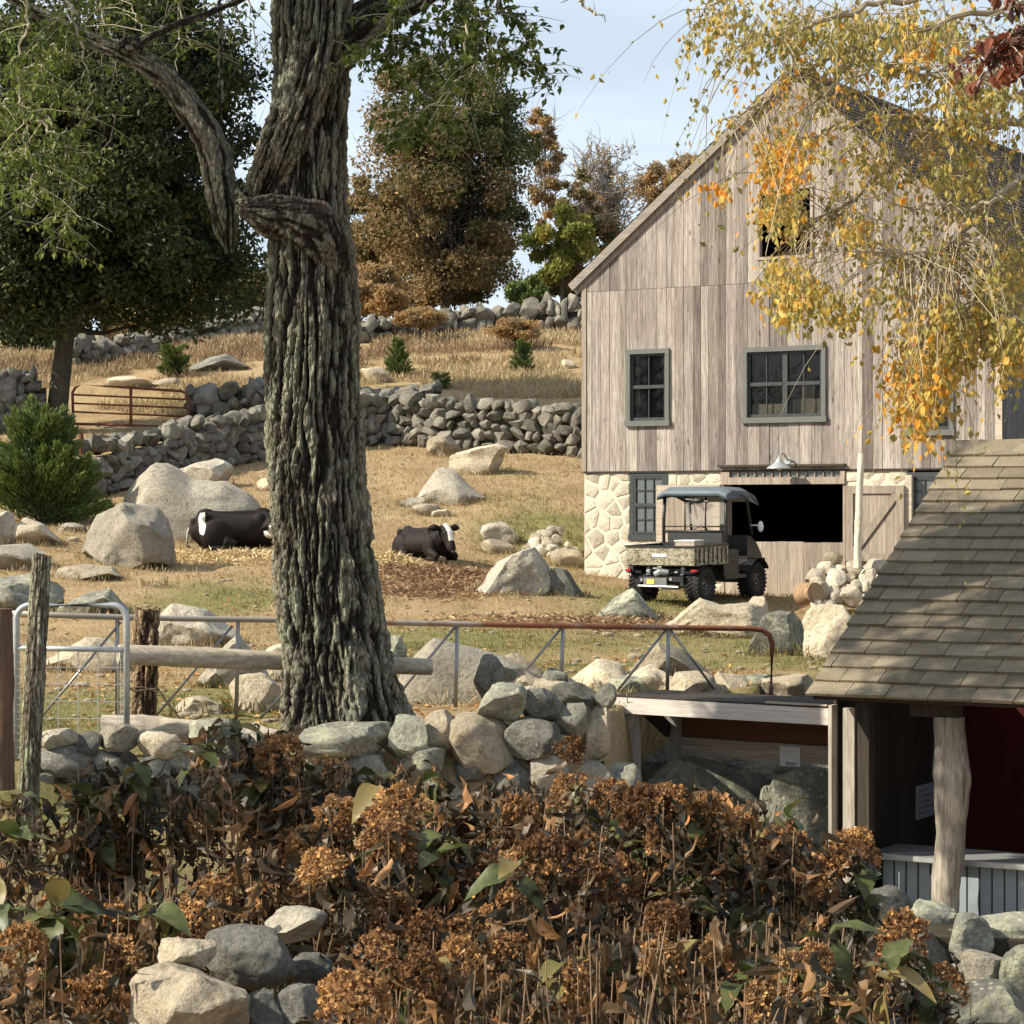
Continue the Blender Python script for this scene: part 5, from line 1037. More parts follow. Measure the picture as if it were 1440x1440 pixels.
tree('huge dark green oak filling the upper left, thick dark trunk in the lane', (77, 600), 62, (140, 175, 262, 305), 105000, .17, M_dkleaf, 31, 190, .2, 30, .8, twigs=2, extra=[(240, 375, 130, 70, 40), (40, 395, 120, 75, 34), (130, 330, 220, 80, 50)], bark=M_treebark,
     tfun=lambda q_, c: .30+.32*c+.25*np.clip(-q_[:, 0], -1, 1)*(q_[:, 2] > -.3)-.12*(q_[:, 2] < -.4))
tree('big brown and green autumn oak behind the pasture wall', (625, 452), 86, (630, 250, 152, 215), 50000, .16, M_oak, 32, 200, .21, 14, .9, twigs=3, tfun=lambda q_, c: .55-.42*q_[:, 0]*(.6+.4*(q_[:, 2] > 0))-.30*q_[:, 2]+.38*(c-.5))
tree('lower brown oak growing against the big autumn oak on its left', (545, 452), 89, (545, 330, 82, 125), 24000, .18, M_oak, 33, 70, .22, 7, .9, twigs=3, tfun=lambda q_, c: .7+.4*(c-.5))
tree('yellow-green young tree right of the autumn oak, in front of the bare trees', (790, 452), 84, (790, 345, 60, 68), 10000, .17, M_yel, 34, 34, .24, 5, twigs=2)
tree('slender half bare tree with orange-grey top behind the yellow-green one', (768, 455), 98, (766, 235, 38, 100), 7000, .17, M_tan, 35, 40, .2, 4, bark=M_greybark, twigs=5)
tree('bare spreading tree with fine grey branches left of the barn roof', (852, 455), 96, (858, 268, 68, 92), 900, .16, M_tan, 36, 80, .2, 6, bark=M_greybark, twigs=9)
tree('thin bare tree just left of the barn eave, with olive leaves low down', (815, 455), 92, (815, 300, 40, 80), 5200, .16, M_oak, 37, 50, .2, 5, bark=M_greybark, twigs=5, tfun=lambda q_, c: .45+.5*c-.2*q_[:, 2])
tree('orange crowned tree peeping over the barn roof edge', (950, 455), 100, (945, 262, 62, 62), 12000, .17, M_tan, 38, 40, .22, 6, bark=M_greybark, twigs=3)
tree('small olive tree low behind the barn eave', (885, 455), 88, (875, 350, 60, 60), 9000, .16, M_oak, 39, 30, .25, 5, twigs=2, tfun=lambda q_, c: .3+.5*c)
tree('grey half bare tree behind the left pasture wall', (235, 480), 92, (232, 445, 42, 52), 3200, .14, M_tan, 40, 40, .22, 6, bark=M_greybark, twigs=5)
tree('orange-red small tree glimpsed left of the big trunk', (372, 470), 90, (368, 420, 24, 48), 3500, .16, M_tan, 41, 24, .25, 4, twigs=2)
def shrub(label, px, pyb, D, wpx, hpx, n, size, mat, seed, K=26, tfun=None, name='shrub', group=None):
    return tree(label, (px, pyb), D, (px, pyb-hpx*.42, wpx/2, hpx*.6), n, size, mat, seed, K, .34, 3, .9, tfun, name, 'shrub', group, twigs=2)
shrub('dark green juniper bush on the upper wall under the oak', 744, 447, 81, 84, 78, 11000, .13, M_jun, 50)
shrub('rusty low bushes under the brown oak, left end', 530, 452, 83, 140, 95, 13000, .15, M_tan, 51)
shrub('grey-brown brush behind the upper wall, nearest the barn eave', 800, 448, 86, 90, 120, 11000, .14, M_oak, 52)
shrub('olive undergrowth behind the big autumn oak trunk', 640, 452, 92, 260, 140, 26000, .17, M_oak, 53)
shrub('pale dry brush on the left upper wall behind the round juniper', 190, 500, 80, 170, 90, 12000, .12, M_tan, 54)
shrub('brown brush between the left upper wall and the big trunk', 320, 480, 88, 190, 130, 20000, .14, M_oak, 55)
shrub('russet brush growing through the upper wall right of the big trunk', 590, 462, 77, 90, 34, 5000, .1, M_tan, 57)
shrub('dry beige brush before the upper wall, close to the barn', 725, 478, 74, 90, 36, 5000, .09, M_tan, 58)
shrub('dark undergrowth behind the thick trunk of the left oak', 50, 510, 80, 240, 170, 24000, .16, M_dkleaf, 56)
# conifers: whorled sprays
def juniper(label, px, pyb, wpx, hpx, n, seed, D=None, size=None, spire=.8, group='young junipers in the pasture', upt=1.2):
    rng = np.random.default_rng(seed); D = D or hit(px, pyb); x = (px-720)/FPX*D; g = gz1(x, D)-.05; t = thing('juniper', label, 'juniper', (x, D, g), 0, group)
    W = wpx/2/FPX*D; H = hpx/FPX*D; mb = MB(); mb.tube([(x, D, g), (x, D, g+H*.8)], [W*.06, W*.01], 6, .5); ns = 90 if n > 8000 else 45; f = MB()
    per = n//ns; size = size or W*.13
    for i in range(ns):
        h = rng.random()**1.3; rr_ = W*(1-h**1.3*spire)*rng.uniform(.7, 1.12); a = rng.uniform(0, 2*math.pi); p0 = np.array([x, D, g+H*(.02+.75*h)]); p1 = p0+np.array([math.cos(a)*rr_, math.sin(a)*rr_, H*rng.uniform(.10, .3)])
        mid = (p0+p1)/2-np.array([0, 0, H*.03]); mb.tube([p0, mid, p1], [W*.02, W*.015, W*.004], 4, .5, cap=False)
        u = rng.random(per)**.6; P = p0*(1-u)[:, None]**2+2*mid*(u*(1-u))[:, None]+p1*(u**2)[:, None]; P += rng.normal(size=(per, 3))*W*.085*(1.3-u)[:, None]
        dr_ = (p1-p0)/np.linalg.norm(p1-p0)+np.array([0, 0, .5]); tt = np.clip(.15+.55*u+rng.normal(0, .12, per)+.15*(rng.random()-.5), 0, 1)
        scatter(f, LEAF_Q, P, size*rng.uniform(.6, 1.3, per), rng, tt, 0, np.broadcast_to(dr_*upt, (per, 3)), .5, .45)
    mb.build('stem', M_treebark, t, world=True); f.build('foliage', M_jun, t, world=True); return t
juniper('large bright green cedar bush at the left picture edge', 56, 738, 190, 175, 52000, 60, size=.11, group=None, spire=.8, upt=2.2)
juniper('round bright juniper left of the dark flat boulder in the upper pasture', 246, 530, 50, 50, 9000, 61, spire=.4)
juniper('middle juniper with pointed top just right of the big trunk', 560, 532, 46, 62, 9000, 62)
juniper('juniper nearest the barn in the upper pasture', 735, 526, 44, 54, 8000, 63)
juniper('lowest dark juniper cushion between the two pointed ones', 620, 545, 34, 26, 4000, 64, spire=.3)

# ---------------------------------------------------------------- leafy sprays of the big tree and its crown above the picture
M_loc = leaf_mat('locust_leaves', [(0, (.035, .06, .012)), (.5, (.085, .13, .025)), (1, (.2, .23, .05))], .45)
M_twig = plain('pale_twigs', (.36, .32, .23), .85, 0, .2); M_btwig = plain('birch_twigs', (.30, .25, .17), .85, 0, .2)
rng = np.random.default_rng(90)
def sprays(lines, D, n_per, spread, size, mat, parent, nm, tw=.007, drop=.35, rseed=1, tmul=(0, 1), side=5):
    rng = np.random.default_rng(rseed); mb = MB(); f = MB()
    for ln in lines:
        d = D+rng.uniform(-.5, .5); P = np.array([P3(x, y, d+rng.uniform(-.1, .1)) for x, y in ln]); n = max(2, len(P)*6); t = np.linspace(0, len(P)-1, n)
        Q = np.stack([np.interp(t, range(len(P)), P[:, i]) for i in range(3)], 1); Q += rng.normal(size=Q.shape)*.012; mb.tube(Q, np.linspace(tw*1.6, tw*.5, n), 5, .5)
        for _ in range(int(side*len(P))):
            i = rng.integers(1, n); e = Q[i]+rng.normal(size=3)*np.array([spread, spread, spread*.6])-np.array([0, 0, drop*spread]); m_ = (Q[i]+e)/2+np.array([0, 0, .12*spread]); mb.tube([Q[i], m_, e], [tw*.55, tw*.4, tw*.25], 3, .5, cap=False)
            k = rng.poisson(n_per); u = rng.random(k)[:, None]; L = Q[i]*(1-u)**2+2*m_*u*(1-u)+e*u*u+rng.normal(size=(k, 3))*spread*.07
            if k: scatter(f, LEAF_Q, L, size*rng.uniform(.6, 1.3, k), rng, np.clip(rng.uniform(*tmul)+rng.normal(0, .18, k), 0, 1), .4, np.broadcast_to(np.array([0, 0, -.9]), (k, 3)), .8)
    a = mb.build(nm+'_twigs', M_twig, parent, world=True)
    if f.n: f.build(nm+'_leaves', mat, parent, world=True, kind='stuff')
sprays([[(620, -30), (655, 20), (655, 80), (640, 120), (590, 160), (545, 205)], [(650, -20), (640, 40), (600, 90), (570, 140), (560, 185)], [(690, -30), (705, 15), (735, 35), (738, 55)], [(655, 30), (690, 70), (725, 80), (765, 98), (778, 118)],
        [(600, 0), (585, 50), (545, 80), (500, 75)], [(640, 60), (625, 130), (600, 175), (565, 200)], [(660, 0), (665, 70), (650, 150), (618, 200)], [(560, 10), (550, 45), (530, 60)], [(655, -10), (680, 50), (660, 110)]], 18.6, 8, .2, .075, M_loc, bt, 'hanging', rseed=2, side=7, tmul=(.1, .9))
sprays([[(40, -20), (36, 40), (22, 95), (33, 152), (36, 200), (48, 240), (48, 290)], [(33, 155), (58, 158), (82, 185), (97, 225), (106, 270), (98, 305), (88, 325), (80, 345)], [(-20, 160), (10, 140), (40, 118)], [(110, -20), (96, 50), (72, 100), (45, 135)],
        [(-20, 235), (20, 215), (48, 205)], [(60, 50), (62, 70), (55, 110), (40, 140)], [(72, 60), (73, 110), (72, 152)], [(50, 165), (80, 190), (70, 240), (50, 285)], [(95, 0), (118, 70), (130, 140), (110, 190)]], 17.5, 12, .2, .06, M_loc, bt, 'left', rseed=3, side=5, tmul=(.35, 1))
sprays([[(815, -10), (822, 8), (838, 18), (852, 28)]], 16, 0, .1, .05, M_loc, bt, 'bare', rseed=4, side=1)
sprays([[(x, -60), (x+rng.uniform(-30, 30), 10), (x+rng.uniform(-40, 40), rng.uniform(40, 110))] for x in (150, 190, 240, 280, 350)], 20.5, 7, .28, .065, M_loc, bt, 'upper', rseed=5, side=5, tmul=(.1, .8))
# crown overhead (outside the frame, shades the yard)
cen = np.array([P3(px, py, d) for px, py, d in [(-250, -620, 18), (100, -750, 20), (450, -900, 19), (800, -650, 21), (-500, -300, 19), (-600, -700, 16), (250, -520, 22), (900, -950, 18), (1150, -650, 20), (620, -420, 17), (-150, -350, 21.5)]])
mb = MB(); branches(mb, P3(440, -150, TD), cen, .35, np.random.default_rng(5), .1, 8, (0, .9, P3(440, -900, TD)), 3, .02); mb.build('upper_limb', M_bark, bt, world=True, smooth=True)
rng = np.random.default_rng(91); sub = np.concatenate([c+rng.normal(size=(9, 3))*np.array([.85, .85, .6]) for c in cen]); pos, k, _ = clump_pts(rng, sub, np.full((len(sub), 3), .6), 26000)
f = MB(); scatter(f, LEAF_Q, pos, .13, rng, rng.random(26000), .4); f.build('crown', M_loc, bt, world=True)

def ovate(n=7, wd=.3, fold=.25, droop=.35, curl=0.0, seed=0):
    r = np.random.default_rng(seed); t = np.linspace(0, 1, n); w_ = wd*np.sin(np.pi*np.clip(t, .0, 1)**.8)**.75; w_[0] = w_[-1] = .008; V = []
    for i in range(n):
        z = -droop*t[i]**2; x = t[i]*(1-.15*droop*t[i]); wob = r.normal(0, .03+.06*curl)
        a = w_[i]*(1-curl*.45)
        V += [(x, -a, z+fold*a+wob+curl*.5*a), (x, 0, z), (x, a, z+fold*a-wob+curl*.5*a)]
    Fq = [(3*i+j, 3*i+j+1, 3*i+4+j, 3*i+3+j) for i in range(n-1) for j in (0, 1)]; V = np.array(V); Fq = np.array(Fq)
    return V, np.concatenate([Fq[:, [0, 1, 2]], Fq[:, [0, 2, 3]]])
# trees out of view: one added to shade the bed, others mirrored in windows
def side_tree(label, x, y, zc, r, n, seed, h=None):
    rng = np.random.default_rng(seed); g = gz1(x, y); t = thing('tree', label, 'tree', (x, y, g)); d = rng.normal(size=(26, 3)); d /= np.linalg.norm(d, axis=1)[:, None]
    cen = np.array([x, y, zc])+d*(rng.random(26)**.4)[:, None]*np.array([r, r, r*.9]); mb = MB(); mb.tube([(x, y, g-.2), (x+.1, y, (g+zc)/2), (x, y, zc+r*.5)], [.26, .2, .05], 10); branches(mb, (x, y, g), cen, .25, rng, .1, 5, (.45, .9, (x, y, zc+r*.6)), 1)
    mb.build('trunk', M_treebark, t, world=True, smooth=True); pos, k, _ = clump_pts(rng, cen, np.full((26, 3), r*.33), n); f = MB(); scatter(f, LEAF_Q, pos, .13*rng.uniform(.7, 1.3, n), rng, rng.random(n), .3); f.build('crown', M_loc, t, world=True)
side_tree('unseen leafy tree added to shade the left of the hydrangea bed', -8.2, 11.3, 6.9, 1.9, 9000, 141)
for i, (x, y, zc, r) in enumerate([(-33, 27, 8.5, 4.5), (-36, 19, 9.5, 5), (-31, 36, 7.5, 4), (-38, 9, 9, 5), (-34, 1, 8, 4.5)]): side_tree(['nearest', 'second', 'third', 'fourth', 'farthest'][i]+' shade tree of the row left of the picture', x, y, zc, r, 7000, 150+i)
# ---------------------------------------------------------------- birch reaching in from the right
M_bir = leaf_mat('birch_leaves', [(0, (.20, .20, .06)), (.35, (.38, .33, .10)), (.62, (.58, .42, .11)), (.86, (.78, .42, .06)), (1, (.80, .32, .04))], .45)
bx = P3(1720, 1300, 15.2); bi = thing('birch_tree', 'yellow leaved weeping birch reaching in from the right over barn and shed', 'tree', (float(bx[0]), 15.2, gz1(bx[0], 15.2)))
MB().tube([(bx[0], 15.2, gz1(bx[0], 15.2)-.1), P3(1700, 900, 15.2), P3(1740, 400, 15.3), P3(1690, -100, 15.2), P3(1700, -800, 15)], [.22, .17, .15, .12, .04], 16).build('trunk', M_birch, bi, world=True, smooth=True)
BR = [[(1700, 120), (1560, 150), (1440, 172), (1375, 178), (1320, 172), (1285, 160), (1252, 153)],
      [(1700, 150), (1520, 190), (1400, 172), (1330, 174), (1285, 196), (1262, 225), (1225, 260), (1175, 295), (1130, 322)],
      [(1710, 160), (1560, 210), (1440, 250), (1400, 283), (1350, 296), (1310, 288), (1270, 292)],
      [(1700, 200), (1500, 230), (1440, 250), (1390, 290), (1355, 330), (1340, 345), (1290, 355), (1240, 362)],
      [(1690, 20), (1500, 60), (1400, 105), (1345, 110), (1290, 95), (1240, 90), (1180, 120), (1130, 150)],
      [(1690, 0), (1500, 20), (1350, 80), (1310, 115), (1240, 90), (1160, 85), (1110, 110)],
      [(1690, -60), (1450, -40), (1250, 0), (1160, 30), (1100, 40), (1050, 60), (1005, 90)],
      [(1690, -90), (1400, -70), (1200, -40), (1080, -20), (1000, 5), (985, 30)],
      [(1700, 300), (1560, 320), (1440, 300), (1415, 330), (1400, 400), (1385, 450)], [(1340, 345), (1345, 390), (1335, 450), (1320, 520), (1310, 560)],
      [(1700, -20), (1450, 0), (1300, 40), (1200, 60), (1110, 110), (1060, 150), (1010, 175)], [(1690, 100), (1500, 130), (1360, 145), (1200, 175), (1120, 200), (1060, 245)],
      [(1700, 360), (1560, 380), (1460, 360), (1430, 420), (1425, 470)]]
mb = MB(); f = MB(); rng = np.random.default_rng(92); QS = []; BLP = []
for bi_, ln in enumerate(BR):
    d0 = 15.2+rng.uniform(-1.2, 1.0); P = np.array([P3(x, y, 15.2+(d0-15.2)*min(1, i/3)) for i, (x, y) in enumerate(ln)]); n = len(P)*6; t = np.linspace(0, len(P)-1, n)
    Q = np.stack([np.interp(t, range(len(P)), P[:, i]) for i in range(3)], 1); Q[2:] += rng.normal(size=(n-2, 3))*.014; mb.tube(Q, np.linspace(.026, .005, n), 7, .5)
    QS.append(Q)
    vis = [i for i in range(n) if Q[i, 0]/Q[i, 1]*FPX+720 < 1475]
    if not vis: continue
    for _ in range(int(len(vis)*1.25)):
        i = vis[rng.integers(0, len(vis))]; q0 = Q[i]; L = abs(rng.normal(0, .3))+.18; dr_ = rng.normal(size=3)*np.array([.8, .7, .45])-np.array([.35, 0, .35]); dr_ /= np.linalg.norm(dr_)
        u = np.linspace(0, 1, 6)[:, None]; p = q0+dr_*L*u-np.array([0, 0, 1])*L*.75*u*u; p[1:] += rng.normal(size=(5, 3))*.012; mb.tube(p, np.linspace(.0035, .001, 6), 3, .5, cap=False)
        k = rng.poisson(8); uu = rng.random(k)*5; P_ = np.stack([np.interp(uu, range(6), p[:, j]) for j in range(3)], 1)+rng.normal(size=(k, 3))*.03
        tn = np.clip(rng.choice([.1, .3, .5, .85], p=[.28, .32, .25, .15])+rng.normal(0, .14, k), 0, 1)
        if k: scatter(f, LEAF_Q, P_, .046*rng.uniform(.65, 1.35, k), rng, tn, .2, np.broadcast_to(np.array([0, 0, -1.3]), (k, 3)), .7, 1.15)
# dense hanging curtains
for (cx, cy, rx, ry, nn, col) in [(1290, 560, 38, 100, 900, .7), (1335, 500, 45, 90, 900, .55), (1400, 470, 45, 60, 650, .4), (1110, 410, 45, 55, 420, .6), (1100, 235, 30, 60, 330, .8), (1160, 440, 60, 40, 260, .4), (1420, 400, 40, 60, 500, .35), (1260, 430, 70, 50, 220, .45), (1095, 300, 35, 40, 300, .5),
                             (1005, 268, 22, 16, 60, .7), (1215, 330, 30, 40, 200, .6), (1350, 260, 60, 50, 250, .35), (1270, 70, 120, 60, 650, .35), (1120, 60, 110, 60, 600, .3), (1380, 150, 60, 60, 500, .4), (1020, 40, 40, 50, 150, .4), (1430, 520, 25, 60, 300, .6), (1210, 240, 70, 50, 120, .4), (1320, 70, 40, 30, 240, .8)]:
    ns = max(3, nn//13)
    for _ in range(ns):
        x = cx+rng.normal()*rx*.5; y = cy-ry*rng.uniform(.2, 1); d = 14.8+rng.normal()*.5; L = ry*rng.uniform(.5, 1.2)/FPX*d; q0 = P3(x, y, d)
        u = np.linspace(0, 1, 6)[:, None]; p = q0+np.array([rng.normal()*.1, rng.normal()*.1, -1])*L*u; p[1:] += rng.normal(size=(5, 3))*.014; mb.tube(p, np.linspace(.003, .001, 6), 3, .5, cap=False)
        qs = np.concatenate(QS); dq = np.linalg.norm(qs-q0, axis=1); qj = qs[rng.choice(np.argsort(dq)[:14])]; mq = (qj+q0)/2+np.array([rng.normal()*.05, 0, .08]); mb.tube([qj, mq, q0], [.004, .003, .0025], 3, .5, cap=False)
        BLP += [p[int(rng.integers(1, 6))]+rng.normal(size=3)*.03 for _ in range(1)]; k = 13; uu = rng.random(k)*5; P_ = np.stack([np.interp(uu, range(6), p[:, j]) for j in range(3)], 1)+rng.normal(size=(k, 3))*.035
        scatter(f, LEAF_Q, P_, .05*rng.uniform(.7, 1.35, k), rng, np.clip(col+rng.normal(0, .1)+rng.normal(0, .15, k), 0, 1), .2, np.broadcast_to(np.array([0, 0, -1.5]), (k, 3)), .6, 1.2)
q = N('birch_leaf_single'); c = q.ramp(q.rnd(), [(0, (.26, .26, .07)), (.35, (.45, .38, .1)), (.65, (.66, .46, .1)), (1, (.80, .36, .05))]); q.fin(c, .5, 0, .3); t = q.n('BsdfTranslucent'); q.l(c, t.inputs['Color']); mxn = q.n('MixShader'); mxn.inputs[0].default_value = .45; q.l(q.b.outputs[0], mxn.inputs[1]); q.l(t.outputs[0], mxn.inputs[2]); q.l(mxn.outputs[0], q.o.inputs[0])
V, Fq = ovate(5, .42, .3, .3, .0, 3); blm = MB().add(V, Fq).mesh('leaf', smooth=True, attr=False); blm.materials.append(q.m)
for p in BLP[:300]:
    M = Matrix.Translation(Vector(p)-bi.location)@Vector((rng.normal()*.5, rng.normal()*.5, -1)).to_track_quat('X', 'Z').to_matrix().to_4x4()@Matrix.Rotation(rng.uniform(0, 6.28), 4, 'X')@Matrix.Scale(float(rng.uniform(.045, .075)), 4); link('leaf', blm, bi, M)
mb.build('branches', M_btwig, bi, world=True); f.build('leaves', M_bir, bi, world=True, kind='stuff')
print('birch', len(BLP))
# dark red maple spray at the top right corner
M_mred = leaf_mat('dark_red_leaves', [(0, (.05, .03, .02)), (.6, (.16, .05, .03)), (1, (.3, .09, .04))], .35)
mt_ = thing('maple_branch', 'dark red-brown leafy branch hanging in the top right corner', 'branch', tuple(P3(1440, -20, 12)))
sprays([[(1520, -80), (1470, -20), (1440, 20), (1415, 60), (1400, 68)], [(1500, 0), (1450, 30), (1435, 60), (1428, 85)], [(1520, 30), (1465, 60), (1440, 100)]], 12, 9, .14, .075, M_mred, mt_, 'maple', rseed=8, side=6)

# ---------------------------------------------------------------- hydrangeas
def lm(name, stops, tr): return leaf_mat(name, stops, tr, .45)
q = N('hydrangea_leaf_green'); v = q.pos(rnd=False); a = q.noise(v, 14, 5, .7); c = q.mix(q.ramp(a, [(.35, 0), (.7, 1)]), (.045, .065, .02), (.15, .16, .05)); c = q.mix(q.ramp(q.rnd(), [(.0, 0), (.55, .0), (1, .8)]), c, (.26, .17, .06)); c = q.mix(1, c, q.ramp(q.rnd(), [(0, .6), (1, 1.15)]), 'MULTIPLY')
q.fin(c, .45, 0, .35); t = q.n('BsdfTranslucent'); q.l(c, t.inputs['Color']); mxn = q.n('MixShader'); mxn.inputs[0].default_value = .3; q.l(q.b.outputs[0], mxn.inputs[1]); q.l(t.outputs[0], mxn.inputs[2]); q.l(mxn.outputs[0], q.o.inputs[0]); M_hg = q.m
M_hb = lm('dry_hydrangea_leaves', [(0, (.022, .02, .012)), (.45, (.06, .045, .025)), (.75, (.15, .09, .045)), (.92, (.32, .17, .07)), (1, (.42, .2, .08))], .3)
M_hf = lm('dried_flower_heads', [(0, (.13, .07, .035)), (.45, (.34, .19, .09)), (.8, (.55, .34, .16)), (1, (.72, .50, .26))], .35)
M_hs = plain('dry_stems', (.30, .2, .125), .85, 0, .15, .4, 20)
GL = []
for i in range(6):
    V, Fq = ovate(7, .28+.03*(i % 3), .3, .3+.12*i, .1, i); me = MB().add(V, Fq).mesh('leaf', smooth=True, attr=False); me.materials.append(M_hg); GL.append(me)
DRY = [ovate(6, .2, .5, .7, .9, 20+i) for i in range(4)]
q = N('large_dried_leaf'); c = q.ramp(q.rnd(), [(0, (.03, .025, .015)), (.4, (.075, .055, .03)), (.65, (.16, .10, .05)), (.85, (.34, .18, .07)), (1, (.46, .25, .11))]); f_ = q.noise(q.pos(rnd=False), 40, 4, .7); c = q.mix(.7, c, q.ramp(f_, [(.3, .5), (.7, 1.3)]), 'MULTIPLY'); q.fin(c, .6, 0, .3)
t = q.n('BsdfTranslucent'); q.l(c, t.inputs['Color']); mxn = q.n('MixShader'); mxn.inputs[0].default_value = .3; q.l(q.b.outputs[0], mxn.inputs[1]); q.l(t.outputs[0], mxn.inputs[2]); q.l(mxn.outputs[0], q.o.inputs[0])
DL = []
for i in range(6):
    V, Fq = ovate(8, .2+.03*(i % 2), .45, .9, .9, 60+i); me = MB().add(V, Fq).mesh('dried_leaf', smooth=True, attr=False); me.materials.append(q.m); DL.append(me)
HD = []
q = N('dried_flower_heads_toned'); c = q.ramp(q.attr(), [(0, (.10, .06, .035)), (.45, (.26, .165, .095)), (.8, (.54, .33, .15)), (1, (.82, .56, .27))]); c = q.mix(1, c, q.ramp(q.rnd(), [(0, (.35, .28, .26)), (.3, (.8, .70, .62)), (.7, (1.0, .92, .8)), (1, (1.3, 1.2, 1.0))]), 'MULTIPLY')
q.fin(c, .7, 0, .15); t = q.n('BsdfTranslucent'); q.l(c, t.inputs['Color']); mxn = q.n('MixShader'); mxn.inputs[0].default_value = .35; q.l(q.b.outputs[0], mxn.inputs[1]); q.l(t.outputs[0], mxn.inputs[2]); q.l(mxn.outputs[0], q.o.inputs[0]); M_hf = q.m
PET = (np.array([(0, 0, 0), (.5, .45, .16), (1, 0, .05), (.5, -.45, .16)]), np.array([(0, 1, 2), (0, 2, 3)]))
for i in range(6):
    r = np.random.default_rng(300+i); n = 170; d = r.normal(size=(n, 3)); d /= np.linalg.norm(d, axis=1)[:, None]; d[:, 2] = np.where(d[:, 2] < -.5, -d[:, 2], d[:, 2])
    lump = 1+.18*np.sin(d[:, 0]*7+i)*np.sin(d[:, 1]*6); p = d*(.82+.2*r.random(n))[:, None]*lump[:, None]*np.array([1, 1, .8+.3*(i % 2)]); f = MB()
    for k in range(4):
        scatter(f, PET, p, .21*r.uniform(.7, 1.3, n), r, np.clip(r.uniform(.2, .9, n), 0, 1), 0, d*.35, .8)
    m_ = f.mesh('flower_head'); m_.materials.append(M_hf); HD.append(m_)
hr = np.random.default_rng(400); NH = 0
def hydrangea(label, px, D, wpx, heads, nstem, ngreen, ndry, seed, toppx=None, dr=.35):
    """heads: list of (px, py, diameter px) or a count with a py range"""
    global NH
    r = np.random.default_rng(seed); x = (px-720)/FPX*D; g = gz1(x, D); t = thing('hydrangea', label, 'hydrangea', (x, D, g), 0, 'hydrangea bushes gone brown along the wall')
    st = MB(); W = wpx/FPX*D/2; ztop = CZ-(toppx-720)/FPX*D
    tips = []
    for (hx, hy, hd) in heads:
        d = D+r.uniform(-dr, dr); c = P3(hx, hy, d); s = hd*1.12/2/FPX*d
        M = Matrix.Translation(Vector(c)-t.location)@Euler((r.normal(0, .35), r.normal(0, .35), r.uniform(0, 6.28))).to_matrix().to_4x4()@Matrix.Diagonal((s, s, s*r.uniform(.85, 1.25), 1))
        link('flower_head', HD[int(r.integers(0, 6))], t, M); NH += 1; tips.append(c-np.array([0, 0, s*.4]))
    for i in range(max(len(heads)+4, int(nstem*.8))):
        if i < len(tips): e = tips[i]
        else: e = np.array([x+r.uniform(-1, 1)*W, D+r.normal()*.3, ztop+(g-ztop)*abs(r.normal(0, .22))])
        b0 = np.array([x+(e[0]-x)*.55+r.normal()*W*.14, D+(e[1]-D)*.5+r.normal()*.1, g-.05]); mid = (b0+e)/2+r.normal(size=3)*.03; mid[0] += (e[0]-b0[0])*.12
        u = np.linspace(0, 1, 7)[:, None]; p = b0*(1-u)**2+2*mid*u*(1-u)+e*u*u; p = p+np.sin(u*math.pi*2+i)*r.normal(size=3)*.014; st.tube(p, np.linspace(.0048, .002, 7), 5, .5)
        if i >= len(tips): tips.append(e)
    st.build('stems', M_hs, t, world=True)
    T_ = np.array(tips)
    free = tips[len(heads):] or tips; i = 0
    while i < ngreen:
        b = np.array(free[r.integers(0, len(free))]); k = int(r.integers(3, 7)); a0 = r.uniform(0, 6.28); el = r.uniform(-.9, .1)
        for j in range(k):
            s = r.uniform(.10, .185); p = Vector(b+np.array([0, 0, -.02*j]))
            M = Matrix.Translation(p-t.location)@Matrix.Rotation(a0+j*2.4+r.normal(0, .3), 4, 'Z')@Matrix.Rotation(el+r.normal(0, .35)+.12*j, 4, 'Y')@Matrix.Rotation(r.normal(0, .35), 4, 'X')@Matrix.Scale(s, 4)
            link('leaf', GL[int(r.integers(0, 6))], t, M); i += 1
    f = MB()
    for k in range(4):
        n = int(ndry*(.2 if D > 9.3 else .11)); b = T_[r.integers(0, len(T_), n)]; b = b+np.stack([r.normal(0, .05, n), r.normal(0, .06, n), -np.abs(r.normal(0, .24, n))+.02], 1)
        scatter(f, DRY[k], b, r.uniform(.055, .15, n), r, np.clip(r.uniform(.0, .9, n)+.1*r.normal(size=n), 0, 1), .1, np.broadcast_to(np.array([0, 0, -1.1]), (n, 3)), .8, 1.15)
    f.build('dried_leaves', M_hb, t, world=True, kind='stuff')
    for i in range(26):
        b = T_[r.integers(0, len(T_))]+np.array([r.normal()*.05, r.normal()*.05-.03, -abs(r.normal(0, .2))]); dirv = Vector((r.normal()*.6, r.normal()*.6-.2, -1.0)); M = Matrix.Translation(Vector(b)-t.location)@dirv.to_track_quat('X', 'Z').to_matrix().to_4x4()@Matrix.Rotation(r.uniform(0, 6.28), 4, 'X')@Matrix.Scale(r.uniform(.09, .19), 4)
        link('dried_leaf', DL[int(r.integers(0, len(DL)))], t, M)
    return t
def hs(seed, x0, x1, y0, y1, n, d0, d1):
    n = max(2, round(n*.55)); r = np.random.default_rng(seed); return [(r.uniform(x0, x1), r.uniform(y0, y1), r.uniform(d0, d1)) for _ in range(n)]
H = hydrangea
H('leafy dark bush at the far left below the lichen green post', 60, 11.6, 170, hs(1, 0, 150, 1180, 1290, 6, 40, 56), 34, 30, 520, 401, 1110)
H('tall bush with upright green leaves before the left end of the near wall', 190, 11.9, 170, hs(2, 110, 270, 1150, 1240, 5, 40, 52), 40, 34, 620, 402, 1060)
H('bush with the highest green leaves reaching over the fallen log', 350, 11.8, 190, [(395, 1065, 60), (460, 1110, 58)]+hs(3, 270, 440, 1150, 1230, 6, 40, 55), 46, 40, 760, 403, 1015)
